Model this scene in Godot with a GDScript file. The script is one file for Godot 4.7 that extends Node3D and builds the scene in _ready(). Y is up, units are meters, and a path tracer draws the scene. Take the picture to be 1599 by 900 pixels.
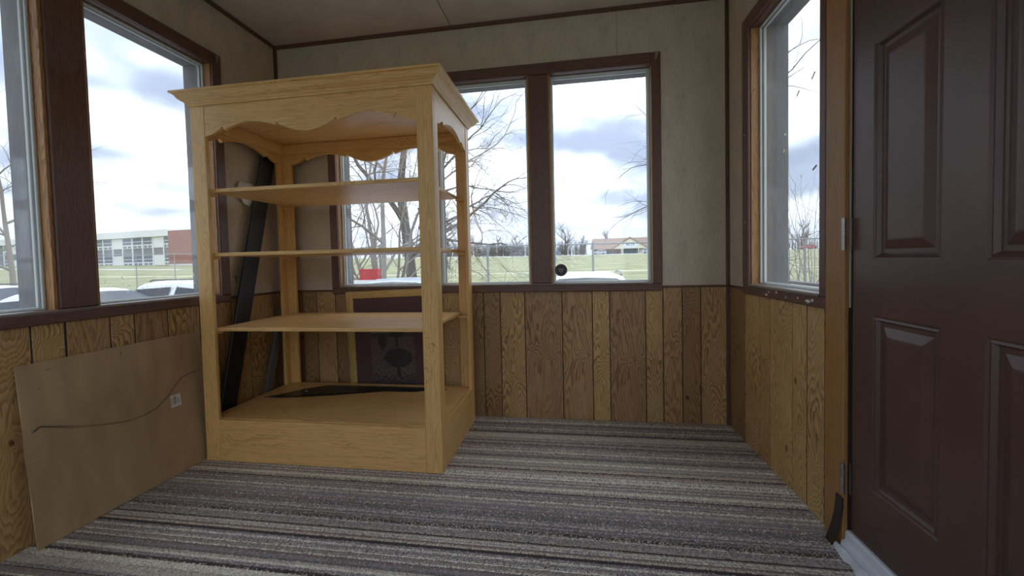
extends Node3D

# room planes (metres): left wall, right wall, back wall, wall behind the camera, ceiling
const LW := -1.883
const RW := 0.864
const BW := -2.517
const FW := 0.85
const CEIL := 2.383
const WT := 0.15

var M := {}
var taken := {}
var rng := RandomNumberGenerator.new()

# ---------------------------------------------------------------- helpers
func mb() -> SurfaceTool:
	var st := SurfaceTool.new()
	st.begin(Mesh.PRIMITIVE_TRIANGLES)
	return st

func build(st: SurfaceTool, called: String, m: Material, parent: Node = self) -> MeshInstance3D:
	var o := MeshInstance3D.new()
	o.mesh = st.commit()
	o.material_override = m
	place(o, called, parent)
	return o

func place(o: Node3D, called: String, parent: Node = self) -> void:
	if parent == self:
		o.name = numbered(called)
		add_child(o)
	else:
		o.name = called
		parent.add_child(o, true)

func numbered(called: String) -> String:
	if not taken.has(called):
		taken[called] = 0
		return called
	taken[called] += 1
	return "%s_%03d" % [called, taken[called]]

func thing(called: String, label: String, category: String, at := Vector3.ZERO, turn := 0.0, group := "") -> Node3D:
	var o := Node3D.new()
	place(o, called)
	o.position = at
	o.rotation.y = turn
	return tag(o, label, category, group)

func tag(o: Node3D, label: String, category: String, group := "", kind := "") -> Node3D:
	if label: o.set_meta("label", label)
	if category: o.set_meta("category", category)
	if group: o.set_meta("group", group)
	if kind: o.set_meta("kind", kind)
	return o

func uvof(p: Vector3, n: Vector3, ga: int) -> Vector2:
	var na := n.abs().max_axis_index()
	if na == ga:
		return Vector2(p[(na + 1) % 3], p[(na + 2) % 3])
	return Vector2(p[3 - na - ga], p[ga])

func tri(st: SurfaceTool, a: Vector3, b: Vector3, c: Vector3, n: Vector3, ga := 1, off := Vector2.ZERO) -> void:
	if (b - a).cross(c - a).dot(n) > 0.0:
		var t := b
		b = c
		c = t
	for p in [a, b, c]:
		st.set_normal(n)
		st.set_uv(uvof(p, n, ga) + off)
		st.add_vertex(p)

func quad(st: SurfaceTool, a: Vector3, b: Vector3, c: Vector3, d: Vector3, n: Vector3, ga := 1, off := Vector2.ZERO) -> void:
	tri(st, a, b, c, n, ga, off)
	tri(st, a, c, d, n, ga, off)

# flat quad with its own normal, turned away from the point «inside»
func face(st: SurfaceTool, a: Vector3, b: Vector3, c: Vector3, d: Vector3, inside: Vector3, ga := 1) -> void:
	var n := (c - a).cross(d - b).normalized()
	if n.dot((a + b + c + d) / 4.0 - inside) < 0.0:
		n = -n
	quad(st, a, b, c, d, n, ga)

# chamfered box between two corners; the grain runs along axis ga
func cbox(st: SurfaceTool, a: Vector3, b: Vector3, ch := 0.0015, ga := 1, off := Vector2.ZERO) -> void:
	var lo := Vector3(minf(a.x, b.x), minf(a.y, b.y), minf(a.z, b.z))
	var hi := Vector3(maxf(a.x, b.x), maxf(a.y, b.y), maxf(a.z, b.z))
	ch = minf(ch, minf(hi.x - lo.x, minf(hi.y - lo.y, hi.z - lo.z)) * 0.45)
	var v := func(s: Vector3, k: int) -> Vector3:
		var r := Vector3.ZERO
		for m in 3:
			var inset := 0.0 if m == k else ch
			r[m] = hi[m] - inset if s[m] > 0 else lo[m] + inset
		return r
	for k in 3:
		var i := (k + 1) % 3
		var j := (k + 2) % 3
		for sg in [-1.0, 1.0]:
			var n := Vector3.ZERO
			n[k] = sg
			var q := []
			for e in [[-1, -1], [1, -1], [1, 1], [-1, 1]]:
				var s := Vector3.ZERO
				s[k] = sg
				s[i] = e[0]
				s[j] = e[1]
				q.append(v.call(s, k))
			quad(st, q[0], q[1], q[2], q[3], n, ga, off)
		if ch > 0.0:
			for si in [-1.0, 1.0]:
				for sj in [-1.0, 1.0]:
					var n := Vector3.ZERO
					n[i] = si
					n[j] = sj
					var s0 := n
					var s1 := n
					s0[k] = -1
					s1[k] = 1
					quad(st, v.call(s0, i), v.call(s0, j), v.call(s1, j), v.call(s1, i), n.normalized(), ga, off)
	if ch > 0.0:
		for x in [-1.0, 1.0]:
			for y in [-1.0, 1.0]:
				for z in [-1.0, 1.0]:
					var s := Vector3(x, y, z)
					tri(st, v.call(s, 0), v.call(s, 1), v.call(s, 2), s.normalized(), ga, off)

func part(called: String, m: Material, parent: Node, a: Vector3, b: Vector3, ch := 0.0015, ga := 1, off := Vector2.ZERO) -> MeshInstance3D:
	var st := mb()
	cbox(st, a, b, ch, ga, off)
	return build(st, called, m, parent)

# outline in the plane spanned by ax and ay from «o», pushed «deep» along az
func extrude(st: SurfaceTool, poly: PackedVector2Array, o: Vector3, ax: Vector3, ay: Vector3, az: Vector3, deep: float, ga := 1) -> void:
	var idx := Geometry2D.triangulate_polygon(poly)
	var p := func(q: Vector2, d: float) -> Vector3: return o + ax * q.x + ay * q.y + az * d
	for t in range(0, idx.size(), 3):
		for d in [[0.0, -1.0], [deep, 1.0]]:
			tri(st, p.call(poly[idx[t]], d[0]), p.call(poly[idx[t + 1]], d[0]), p.call(poly[idx[t + 2]], d[0]), az * d[1], ga)
	var cw := Geometry2D.is_polygon_clockwise(poly)
	for k in poly.size():
		var a := poly[k]
		var b := poly[(k + 1) % poly.size()]
		var e := (b - a).normalized()
		var n2 := Vector2(-e.y, e.x) if cw else Vector2(e.y, -e.x)
		quad(st, p.call(a, 0.0), p.call(b, 0.0), p.call(b, deep), p.call(a, deep), (ax * n2.x + ay * n2.y).normalized(), ga)

# round bar along points, smooth normals
func tube(st: SurfaceTool, pts: Array, radii: Array, sides := 8, caps := true) -> void:
	var rings := []
	var up := Vector3.UP
	for k in pts.size():
		var d: Vector3 = (pts[mini(k + 1, pts.size() - 1)] - pts[maxi(k - 1, 0)]).normalized()
		if absf(d.dot(up)) > 0.95:
			up = Vector3.RIGHT if absf(d.x) < 0.8 else Vector3.BACK
		var s := d.cross(up).normalized()
		var t := s.cross(d).normalized()
		up = t
		var ring := []
		for j in sides:
			var a := TAU * j / sides
			ring.append(s * cos(a) + t * sin(a))
		rings.append([pts[k], radii[k], ring, d])
	for k in rings.size() - 1:
		var A = rings[k]
		var B = rings[k + 1]
		for j in sides:
			var j2 := (j + 1) % sides
			var q := [[A[0] + A[2][j] * A[1], A[2][j]], [A[0] + A[2][j2] * A[1], A[2][j2]], [B[0] + B[2][j2] * B[1], B[2][j2]], [B[0] + B[2][j] * B[1], B[2][j]]]
			for t in [[0, 2, 1], [0, 3, 2]] if (q[1][0] - q[0][0]).cross(q[2][0] - q[0][0]).dot(q[0][1]) > 0 else [[0, 1, 2], [0, 2, 3]]:
				for i in t:
					st.set_normal(q[i][1])
					st.set_uv(Vector2(float(j) / sides, q[i][0].y))
					st.add_vertex(q[i][0])
	if caps:
		for e in [[rings[0], -1.0], [rings[-1], 1.0]]:
			var c = e[0]
			for j in range(1, sides - 1):
				tri(st, c[0] + c[2][0] * c[1], c[0] + c[2][j] * c[1], c[0] + c[2][j + 1] * c[1], c[3] * e[1])

# ---------------------------------------------------------------- textures and materials
func lin(r: float, g: float, b: float) -> Color:
	return Color(r, g, b).linear_to_srgb()

func mat(called: String, c: Color, rough := 0.7, tex: Texture2D = null, scale := Vector3.ONE, metal := 0.0) -> StandardMaterial3D:
	var m := StandardMaterial3D.new()
	m.albedo_color = c
	m.roughness = rough
	m.metallic = metal
	if tex:
		m.albedo_texture = tex
		m.uv1_scale = scale
	M[called] = m
	return m

# seamless noise of gw x gh cells stretched to w x h
func nf(sd: int, freq: float, gw: int, gh: int, w: int, h: int, oct := 3) -> PackedFloat32Array:
	var n := FastNoiseLite.new()
	n.seed = sd
	n.noise_type = FastNoiseLite.TYPE_SIMPLEX_SMOOTH
	n.frequency = freq
	n.fractal_type = FastNoiseLite.FRACTAL_FBM
	n.fractal_octaves = oct
	var im := n.get_seamless_image(gw, gh)
	im.convert(Image.FORMAT_RF)
	if gw != w or gh != h:
		im.resize(w, h, Image.INTERPOLATE_CUBIC)
	return im.get_data().to_float32_array()

func wood(sd: int, w: int, h: int, rings: float, gw: int, gh: int, freq: float, dark: Vector3, amount: float, fibre: float, knots := []) -> ImageTexture:
	var a := nf(sd, freq, gw, gh, w, h, 2)
	var b := nf(sd + 7, 0.12, 256, 64, w, h, 2)
	var f := nf(sd + 13, 0.3, w, 48, w, h, 2)
	var big := nf(sd + 21, 0.03, 64, 64, w, h, 2)
	var out := PackedByteArray()
	out.resize(w * h * 3)
	var k := 0
	for i in w * h:
		var r := a[i] * rings + b[i] * 0.9
		var core := 0.0
		for q in knots:
			var dx: float = (float(i % w) / w - q.x) / q.z
			var dy: float = (float(i / w) / h - q.y) / (q.z * 0.9)
			var e := dx * dx + dy * dy
			if e < 9.0:
				var b2 := exp(-e * 0.5)
				r += b2 * 4.0
				core += smoothstep(0.80, 0.98, b2) * 0.9
		r = r - floorf(r)
		var t := r * r * (1.0 - smoothstep(0.86, 1.0, r)) * amount * (0.45 + big[i] * 0.9) + (f[i] - 0.45) * fibre + core
		t = clampf(t, 0.0, 1.0)
		out[k] = int(255.0 * (1.0 - t * dark.x))
		out[k + 1] = int(255.0 * (1.0 - t * dark.y))
		out[k + 2] = int(255.0 * (1.0 - t * dark.z))
		k += 3
	return ImageTexture.create_from_image(Image.create_from_data(w, h, false, Image.FORMAT_RGB8, out))

# two noises mixed between two colours
func mottle(sd: int, w: int, h: int, ga: Vector3, gb: Vector3, c0: Color, c1: Color, sharp := 1.0) -> ImageTexture:
	var a := nf(sd, ga.z, int(ga.x), int(ga.y), w, h, 3)
	var b := nf(sd + 5, gb.z, int(gb.x), int(gb.y), w, h, 3)
	var out := PackedByteArray()
	out.resize(w * h * 3)
	var k := 0
	for i in w * h:
		var t := clampf(((a[i] + b[i]) * 0.5 - 0.5) * sharp + 0.5, 0.0, 1.0)
		out[k] = int(255.0 * lerpf(c0.r, c1.r, t))
		out[k + 1] = int(255.0 * lerpf(c0.g, c1.g, t))
		out[k + 2] = int(255.0 * lerpf(c0.b, c1.b, t))
		k += 3
	return ImageTexture.create_from_image(Image.create_from_data(w, h, false, Image.FORMAT_RGB8, out))

func vinyl_tex() -> ImageTexture:
	var w := 512
	var h := 512
	var a := nf(31, 0.35, 512, 40, w, h, 2)
	var b := nf(32, 0.3, 512, 512, w, h, 2)
	var c := nf(33, 0.02, 128, 64, w, h, 2)
	var d := nf(36, 0.16, 512, 26, w, h, 1)
	var out := PackedByteArray()
	out.resize(w * h * 3)
	var k := 0
	for i in w * h:
		var t := 0.90 + (a[i] - 0.5) * 0.16 + (b[i] - 0.5) * 0.10 + (c[i] - 0.5) * 0.06 - smoothstep(0.70, 0.86, d[i]) * 0.09
		t = clampf(t, 0.0, 1.0)
		out[k] = int(255.0 * t)
		out[k + 1] = int(254.0 * t)
		out[k + 2] = int(250.0 * t)
		k += 3
	return ImageTexture.create_from_image(Image.create_from_data(w, h, false, Image.FORMAT_RGB8, out))

func carpet_tex() -> ImageTexture:
	var r := RandomNumberGenerator.new()
	r.seed = 77
	# yarns: stone, pale stone, charcoal, black-brown, plum, taupe, slate blue
	var yarn := [Vector3(208, 200, 184), Vector3(240, 233, 214), Vector3(126, 119, 112), Vector3(70, 59, 56), Vector3(154, 130, 128), Vector3(206, 186, 164), Vector3(152, 144, 145), Vector3(184, 175, 161)]
	var w := 1023
	var cell := 3
	var out := PackedByteArray()
	var rows := 512
	var left := 0
	var a := 0
	var b := 1
	var mixing := 0.3
	var seq := []
	for y in rows:
		if left <= 0:
			left = [1, 1, 1, 2, 2, 2, 3, 3, 4][r.randi() % 9]
			a = [0, 0, 1, 1, 2, 2, 3, 4, 4, 5, 5, 6, 6, 7, 7][r.randi() % 15]
			b = r.randi() % 8
			mixing = r.randf_range(0.05, 0.34)
		left -= 1
		seq.append([a, b, mixing])
	for y in rows:
		var s: Array = seq[y]
		var near: Array = seq[(y + 1) % rows]
		var line := PackedByteArray()
		var run := 0
		var pick := 0
		for x in w / cell:
			if run <= 0:
				run = 1
				pick = s[1] if r.randf() < s[2] else s[0]
				if r.randf() < 0.12:
					pick = near[0]
			run -= 1
			var c: Vector3 = yarn[pick] * r.randf_range(0.78, 1.13)
			for e in cell:
				var q := c * (0.82 if e == cell - 1 else 1.0)
				line.append(clampi(int(q.x), 0, 255))
				line.append(clampi(int(q.y), 0, 255))
				line.append(clampi(int(q.z), 0, 255))
		for e in 4:
			out.append_array(line)
	var im := Image.create_from_data(w, rows * 4, false, Image.FORMAT_RGB8, out)
	return ImageTexture.create_from_image(im)

# a dim landscape print: two round-headed trees on a pale field
func print_tex() -> ImageTexture:
	var w := 200
	var h := 300
	var n := nf(51, 0.06, 200, 300, w, h, 4)
	var trees := [[0.62, 0.52, 0.34, 0.15, 0.80], [0.60, 0.12, 0.20, 0.11, 0.36], [0.27, 0.27, 0.11, 0.11, 0.42], [0.06, 0.07, 0.05, 0.04, 0.13], [0.17, 0.07, 0.06, 0.045, 0.13], [0.93, 0.08, 0.07, 0.05, 0.15]]
	var im := Image.create(w, h, false, Image.FORMAT_RGB8)
	for y in h:
		for x in w:
			var u := float(x) / w
			var v := float(y) / h
			var q := n[y * w + x]
			var c := Color(0.50, 0.42, 0.42).lerp(Color(0.36, 0.28, 0.28), clampf((q - 0.3) * 1.4, 0, 1))
			if v < 0.16:
				c = Color(0.56, 0.52, 0.50).lerp(Color(0.44, 0.40, 0.40), q)
			elif v < 0.22:
				c = Color(0.34, 0.31, 0.31)
			if v > 0.74:
				c = c.lerp(Color(0.22, 0.18, 0.19), clampf((v - 0.70) * 3.0 + (q - 0.5) * 1.2, 0, 1))
			for t in trees:
				var dx: float = (u - t[0]) / t[2]
				var dy: float = (v - t[1]) / t[3]
				if dx * dx + dy * dy < 0.55 + q * 0.75 or (absf(u - t[0]) < 0.012 + t[2] * 0.09 and v > t[1] and v < t[4]):
					c = Color(0.22, 0.19, 0.20).lerp(Color(0.32, 0.29, 0.30), clampf(q * 1.6 - 0.5, 0, 1))
			im.set_pixel(x, y, c)
	return ImageTexture.create_from_image(im)

func sky_tex() -> ImageTexture:
	var w := 1024
	var h := 512
	var n := FastNoiseLite.new()
	n.seed = 5
	n.frequency = 1.0
	n.fractal_octaves = 5
	var im := Image.create(w, h, false, Image.FORMAT_RGBF)
	var clear := Color(1.06, 1.18, 1.32)
	var grey := Color(0.270, 0.335, 0.455)
	var haze := Color(0.56, 0.645, 0.76)
	for y in h:
		var up := PI * (0.5 - (y + 0.5) / h)
		var sy := sin(up)
		for x in w:
			if sy < -0.02:
				im.set_pixel(x, y, Color(0.28, 0.29, 0.27))
				continue
			var a := TAU * (x + 0.5) / w
			var s := cos(up) / (maxf(sy, 0.0) + 0.16)
			var p := Vector3(cos(a) * s * 0.62, sin(a) * s * 0.62, 3.0)
			var q := n.get_noise_3dv(p) + 0.45 * n.get_noise_3dv(p * 2.7 + Vector3(9, 4, 1))
			var t := smoothstep(-0.42, 0.32, q)
			t *= smoothstep(0.0, 0.10, sy)
			var c := clear.lerp(grey, t)
			c = haze.lerp(c, smoothstep(0.0, 0.16, sy))
			# overcast sky: the zenith is well over twice the horizon
			im.set_pixel(x, y, c * SKY * (1.0 + 1.6 * maxf(sy, 0.0)))
	return ImageTexture.create_from_image(im)

func materials() -> void:
	var ply := wood(3, 512, 1024, 15.0, 96, 48, 0.030, Vector3(0.44, 0.52, 0.62), 0.95, 0.36, [Vector3(0.22, 0.30, 0.035), Vector3(0.66, 0.72, 0.028), Vector3(0.84, 0.18, 0.022)])
	var ply2 := wood(9, 512, 1024, 9.0, 96, 24, 0.035, Vector3(0.42, 0.50, 0.60), 0.85, 0.45)
	var sc := Vector3(1.5, 0.9, 1.0)
	var tones := [[0.54, 0.340, 0.140], [0.47, 0.285, 0.118], [0.36, 0.212, 0.092], [0.60, 0.395, 0.165], [0.41, 0.240, 0.112]]
	for i in tones.size():
		var t: Array = tones[i]
		mat("ply%d" % i, lin(t[0], t[1], t[2]), 0.5, ply if i != 1 and i != 4 else ply2, sc)
	var oak := wood(17, 512, 1024, 7.0, 128, 10, 0.02, Vector3(0.24, 0.31, 0.42), 0.55, 0.45)
	mat("oak", lin(0.79, 0.490, 0.182), 0.36, oak, Vector3(2.6, 0.9, 1.0))
	mat("oak_shelf", lin(0.79, 0.495, 0.190), 0.38, oak, Vector3(2.0, 0.7, 1.0))
	mat("pine", lin(0.46, 0.235, 0.085), 0.5, ply2, Vector3(3.0, 0.8, 1.0))
	mat("casing_pine", lin(0.37, 0.185, 0.062), 0.45, oak, Vector3(3.0, 0.8, 1.0))
	var stain := wood(29, 256, 512, 5.0, 64, 8, 0.03, Vector3(0.35, 0.4, 0.42), 0.6, 0.9)
	mat("brown_trim", lin(0.150, 0.074, 0.052), 0.42, stain, Vector3(4.0, 1.0, 1.0))
	mat("sill_wood", lin(0.24, 0.19, 0.15), 0.5, stain, Vector3(4.0, 1.0, 1.0))
	mat("groove", lin(0.05, 0.032, 0.022), 0.8)
	mat("vinyl", lin(0.70, 0.590, 0.455), 0.72, vinyl_tex(), Vector3(2.4, 2.4, 1.0))
	var board := mottle(61, 256, 256, Vector3(256, 256, 0.3), Vector3(64, 64, 0.03), Color(0.90, 0.90, 0.90), Color(1, 1, 1), 1.2)
	mat("ceiling_board", lin(0.72, 0.625, 0.505), 0.8, board, Vector3(1.5, 1.5, 1.0))
	var carpet := mat("carpet", Color(1, 1, 1), 0.95, carpet_tex(), Vector3(1.0 / 1.4, 1.0 / 1.9, 1.0))
	carpet.rim_enabled = true
	carpet.rim = 0.25
	var pile := NoiseTexture2D.new()
	pile.width = 512
	pile.height = 512
	pile.seamless = true
	var pn := FastNoiseLite.new()
	pn.seed = 8
	pn.frequency = 0.12
	pile.noise = pn
	carpet.heightmap_enabled = true
	carpet.heightmap_texture = pile
	carpet.heightmap_scale = 0.35
	mat("sash", lin(0.60, 0.62, 0.58), 0.45)
	mat("sash_white", lin(0.74, 0.76, 0.75), 0.5)
	mat("outer_grey", lin(0.20, 0.195, 0.19), 0.75, mottle(63, 256, 256, Vector3(256, 24, 0.2), Vector3(48, 24, 0.06), Color(0.75, 0.75, 0.76), Color(1, 1, 1), 1.4), Vector3(2, 2, 1))
	var g := mat("pane", Color(0.93, 0.97, 0.97, 0.05), 0.03)
	g.transparency = BaseMaterial3D.TRANSPARENCY_ALPHA
	for q in ["fleck_pale", "fleck_grey"]:
		var fm := mat(q, lin(0.80, 0.78, 0.62) if q == "fleck_pale" else lin(0.34, 0.34, 0.36), 0.8)
		fm.backlight_enabled = true
		fm.backlight = lin(1.0, 0.98, 0.85) if q == "fleck_pale" else lin(0.10, 0.10, 0.11)
	g = mat("pane_dusty", Color(0.93, 0.96, 1.0, 0.11), 0.06)
	g.transparency = BaseMaterial3D.TRANSPARENCY_ALPHA
	mat("paint_white", lin(0.68, 0.66, 0.62), 0.7)
	mat("sticker_dark", lin(0.035, 0.020, 0.020), 0.5)
	mat("sticker_ring", lin(0.13, 0.10, 0.10), 0.5)
	mat("sticker_grey", lin(0.16, 0.135, 0.15), 0.5)
	mat("door_paint", lin(0.125, 0.068, 0.052), 0.34, mottle(65, 512, 512, Vector3(512, 512, 0.35), Vector3(64, 64, 0.05), Color(0.82, 0.82, 0.82), Color(1, 1, 1), 1.3), Vector3(1, 1, 1))
	mat("steel", lin(0.42, 0.40, 0.37), 0.38, null, Vector3.ONE, 0.9)
	mat("rubber", lin(0.030, 0.021, 0.019), 0.5)
	mat("weather_white", lin(0.66, 0.70, 0.74), 0.4)
	mat("film", lin(0.62, 0.65, 0.68), 0.35)
	mat("kraft", lin(0.50, 0.345, 0.190), 0.62, mottle(67, 512, 512, Vector3(512, 512, 0.3), Vector3(24, 96, 0.05), Color(0.84, 0.82, 0.80), Color(1, 1, 1), 1.3), Vector3(1.4, 1.4, 1))
	mat("board_core", lin(0.60, 0.50, 0.36), 0.8)
	mat("wire", lin(0.10, 0.085, 0.07), 0.5, null, Vector3.ONE, 0.5)
	mat("label_white", lin(0.70, 0.68, 0.63), 0.6)
	mat("ink", lin(0.045, 0.045, 0.04), 0.7)
	mat("black_plank", lin(0.017, 0.016, 0.019), 0.42)
	mat("grey_plank", lin(0.13, 0.125, 0.12), 0.5)
	mat("black_film", lin(0.012, 0.011, 0.012), 0.35)
	mat("paper", lin(0.68, 0.64, 0.56), 0.8)
	mat("paper_violet", lin(0.30, 0.27, 0.33), 0.6)
	mat("gilt", lin(0.66, 0.46, 0.17), 0.4, oak, Vector3(3, 1, 1), 0.25)
	mat("mount", lin(0.10, 0.052, 0.048), 0.8)
	mat("print", lin(0.62, 0.58, 0.58), 0.5, print_tex())
	M.print.texture_repeat = false
	# outside
	mat("grass", lin(0.40, 0.385, 0.235), 0.95, mottle(71, 512, 512, Vector3(512, 512, 0.2), Vector3(64, 64, 0.06), Color(0.70, 0.72, 0.60), Color(1, 1, 0.95), 1.7), Vector3(0.05, 0.05, 1))
	mat("asphalt", lin(0.36, 0.36, 0.36), 0.9, mottle(73, 256, 256, Vector3(256, 256, 0.3), Vector3(64, 64, 0.06), Color(0.75, 0.75, 0.75), Color(1, 1, 1), 1.3), Vector3(0.4, 0.4, 1))
	mat("concrete", lin(0.66, 0.65, 0.62), 0.85)
	mat("path", lin(0.62, 0.58, 0.42), 0.9)
	mat("bark", lin(0.15, 0.125, 0.11), 0.9)
	mat("bark_pale", lin(0.30, 0.26, 0.225), 0.9)
	mat("conifer", lin(0.10, 0.13, 0.09), 0.95)
	mat("galv", lin(0.30, 0.31, 0.32), 0.5, null, Vector3.ONE, 0.3)
	mat("brick", lin(0.42, 0.155, 0.09), 0.85, mottle(75, 256, 256, Vector3(256, 256, 0.3), Vector3(32, 64, 0.08), Color(0.75, 0.75, 0.75), Color(1, 1, 1), 1.3), Vector3(0.2, 0.4, 1))
	mat("panel_white", lin(0.80, 0.80, 0.76), 0.7)
	mat("panel_grey", lin(0.22, 0.225, 0.24), 0.7)
	mat("school_glass", lin(0.10, 0.14, 0.17), 0.1)
	mat("roof_brown", lin(0.30, 0.215, 0.165), 0.9)
	mat("stucco", lin(0.80, 0.75, 0.62), 0.8)
	mat("wall_tan", lin(0.34, 0.25, 0.20), 0.8)
	mat("sign_white", lin(0.80, 0.84, 0.90), 0.6)
	mat("sign_ink", lin(0.04, 0.05, 0.10), 0.6)
	mat("red", lin(0.50, 0.035, 0.035), 0.5)
	mat("weathered_red", lin(0.42, 0.20, 0.18), 0.7)
	for c in [["car_white", 0.80, 0.80, 0.80], ["car_silver", 0.45, 0.47, 0.50], ["car_blue", 0.05, 0.09, 0.16], ["car_black", 0.03, 0.03, 0.035], ["car_red", 0.45, 0.03, 0.03]]:
		var m := mat(c[0], lin(c[1], c[2], c[3]), 0.3)
		m.clearcoat_enabled = true
		m.clearcoat = 0.7
	mat("car_glass", lin(0.03, 0.035, 0.04), 0.06)
	mat("tyre", lin(0.02, 0.02, 0.02), 0.8)
	mat("lamp_clear", lin(0.6, 0.6, 0.6), 0.2)
	mat("lamp_red", lin(0.35, 0.02, 0.02), 0.3)

const OPENED := [-1.731, 1.289]  # seams that gape
const SKY := 0.47
const EXPOSURE := 3.7

# ---------------------------------------------------------------- setting
func _ready() -> void:
	# camera: 25 mm-like wide lens with its axis a little above the middle of the frame
	var f := 657.33
	var cam := Camera3D.new()
	cam.name = "camera"
	add_child(cam)
	cam.projection = Camera3D.PROJECTION_FRUSTUM
	cam.near = 0.05
	cam.far = 800.0
	cam.size = 0.05 * 900.0 / f
	cam.frustum_offset = Vector2(12.4, -19.5) / f * 0.05
	cam.position = Vector3(0, 0.96, 0)
	cam.basis = Basis(Vector3.UP, 0.1606) * Basis(Vector3.RIGHT, -0.0356) * Basis(Vector3.BACK, -0.0236)
	cam.current = true
	var we := WorldEnvironment.new()
	we.name = "world_environment"
	var env := Environment.new()
	env.tonemap_mode = Environment.TONE_MAPPER_LINEAR
	env.tonemap_exposure = EXPOSURE
	env.background_mode = Environment.BG_SKY
	env.sky = Sky.new()
	var psm := PanoramaSkyMaterial.new()
	psm.panorama = sky_tex()
	env.sky.sky_material = psm
	env.sdfgi_enabled = true
	env.ssao_enabled = true
	env.ssil_enabled = true
	we.environment = env
	add_child(we)
	rng.seed = 20
	materials()
	room()
	cabinet()
	leaning_things()
	small_things()
	outside()

func wall_node(called: String, at: Vector3, turn: float, label: String) -> Node3D:
	var o := Node3D.new()
	place(o, called)
	o.position = at
	o.rotation.y = turn
	return tag(o, label, "wall", "", "structure")

# boxes that fill u0..u1 by y0..y1 but for the openings [ua, ub, ya, yb]
func filled(st: SurfaceTool, u0: float, u1: float, y0: float, y1: float, z0: float, z1: float, holes: Array) -> void:
	var cuts := [u0, u1]
	for o in holes:
		for e in [o[0], o[1]]:
			if e > u0 and e < u1:
				cuts.append(e)
	cuts.sort()
	for i in cuts.size() - 1:
		if cuts[i + 1] - cuts[i] < 0.0005:
			continue
		var mid: float = (cuts[i] + cuts[i + 1]) / 2
		var y := y0
		var spans := []
		for o in holes:
			if mid > o[0] and mid < o[1]:
				spans.append(o)
		spans.sort_custom(func(p, q): return p[2] < q[2])
		for o in spans:
			if o[2] > y:
				cbox(st, Vector3(cuts[i], y, z0), Vector3(cuts[i + 1], minf(o[2], y1), z1), 0.0)
			y = maxf(y, o[3])
		if y < y1:
			cbox(st, Vector3(cuts[i], y, z0), Vector3(cuts[i + 1], y1, z1), 0.0)

func make_wall(node: Node3D, u0: float, u1: float, holes: Array, seams: Array, tones: Array, c0: float, c1: float) -> void:
	var st := mb()
	filled(st, u0 - c0, u1 + c1, -0.06, CEIL + 0.1, -WT, -0.006, holes)
	build(st, "wall_core", M.groove, node)
	for e in ([[u0, 0.274], [0.276, u1]] if node.name == "wall_back" else [[u0, u1]]):
		st = mb()
		filled(st, e[0], e[1], 0.785, CEIL, -0.006, 0.0, holes)
		build(st, "vinyl_panel", M.vinyl, node)
	if seams.size() > 2:
		st = mb()
		filled(st, seams[0], seams[-1], 0.0, 0.785, -0.006, -0.0022, [])
		build(st, "groove_backing", M.groove, node)
	for i in seams.size() - 1:
		var a: float = seams[i]
		var b: float = seams[i + 1]
		if b - a < 0.006:
			continue
		part("plank", M["ply%d" % tones[i % tones.size()]], node, Vector3(a + (0.006 if a in OPENED else 0.0026), 0.0, -0.005), Vector3(b - 0.0026, 0.785, rng.randf_range(-0.0006, 0.0004)), 0.0014, 1, Vector2(rng.randf() * 3.0, rng.randf() * 3.0))

func seams_of(u0: float, u1: float, known: Array) -> Array:
	var s := [u0]
	for k in known:
		s.append(k)
	while s[-1] < u1 - 0.24:
		s.append(s[-1] + [0.10, 0.15, 0.21, 0.125, 0.18][rng.randi() % 5])
	s.append(u1)
	return s

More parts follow.
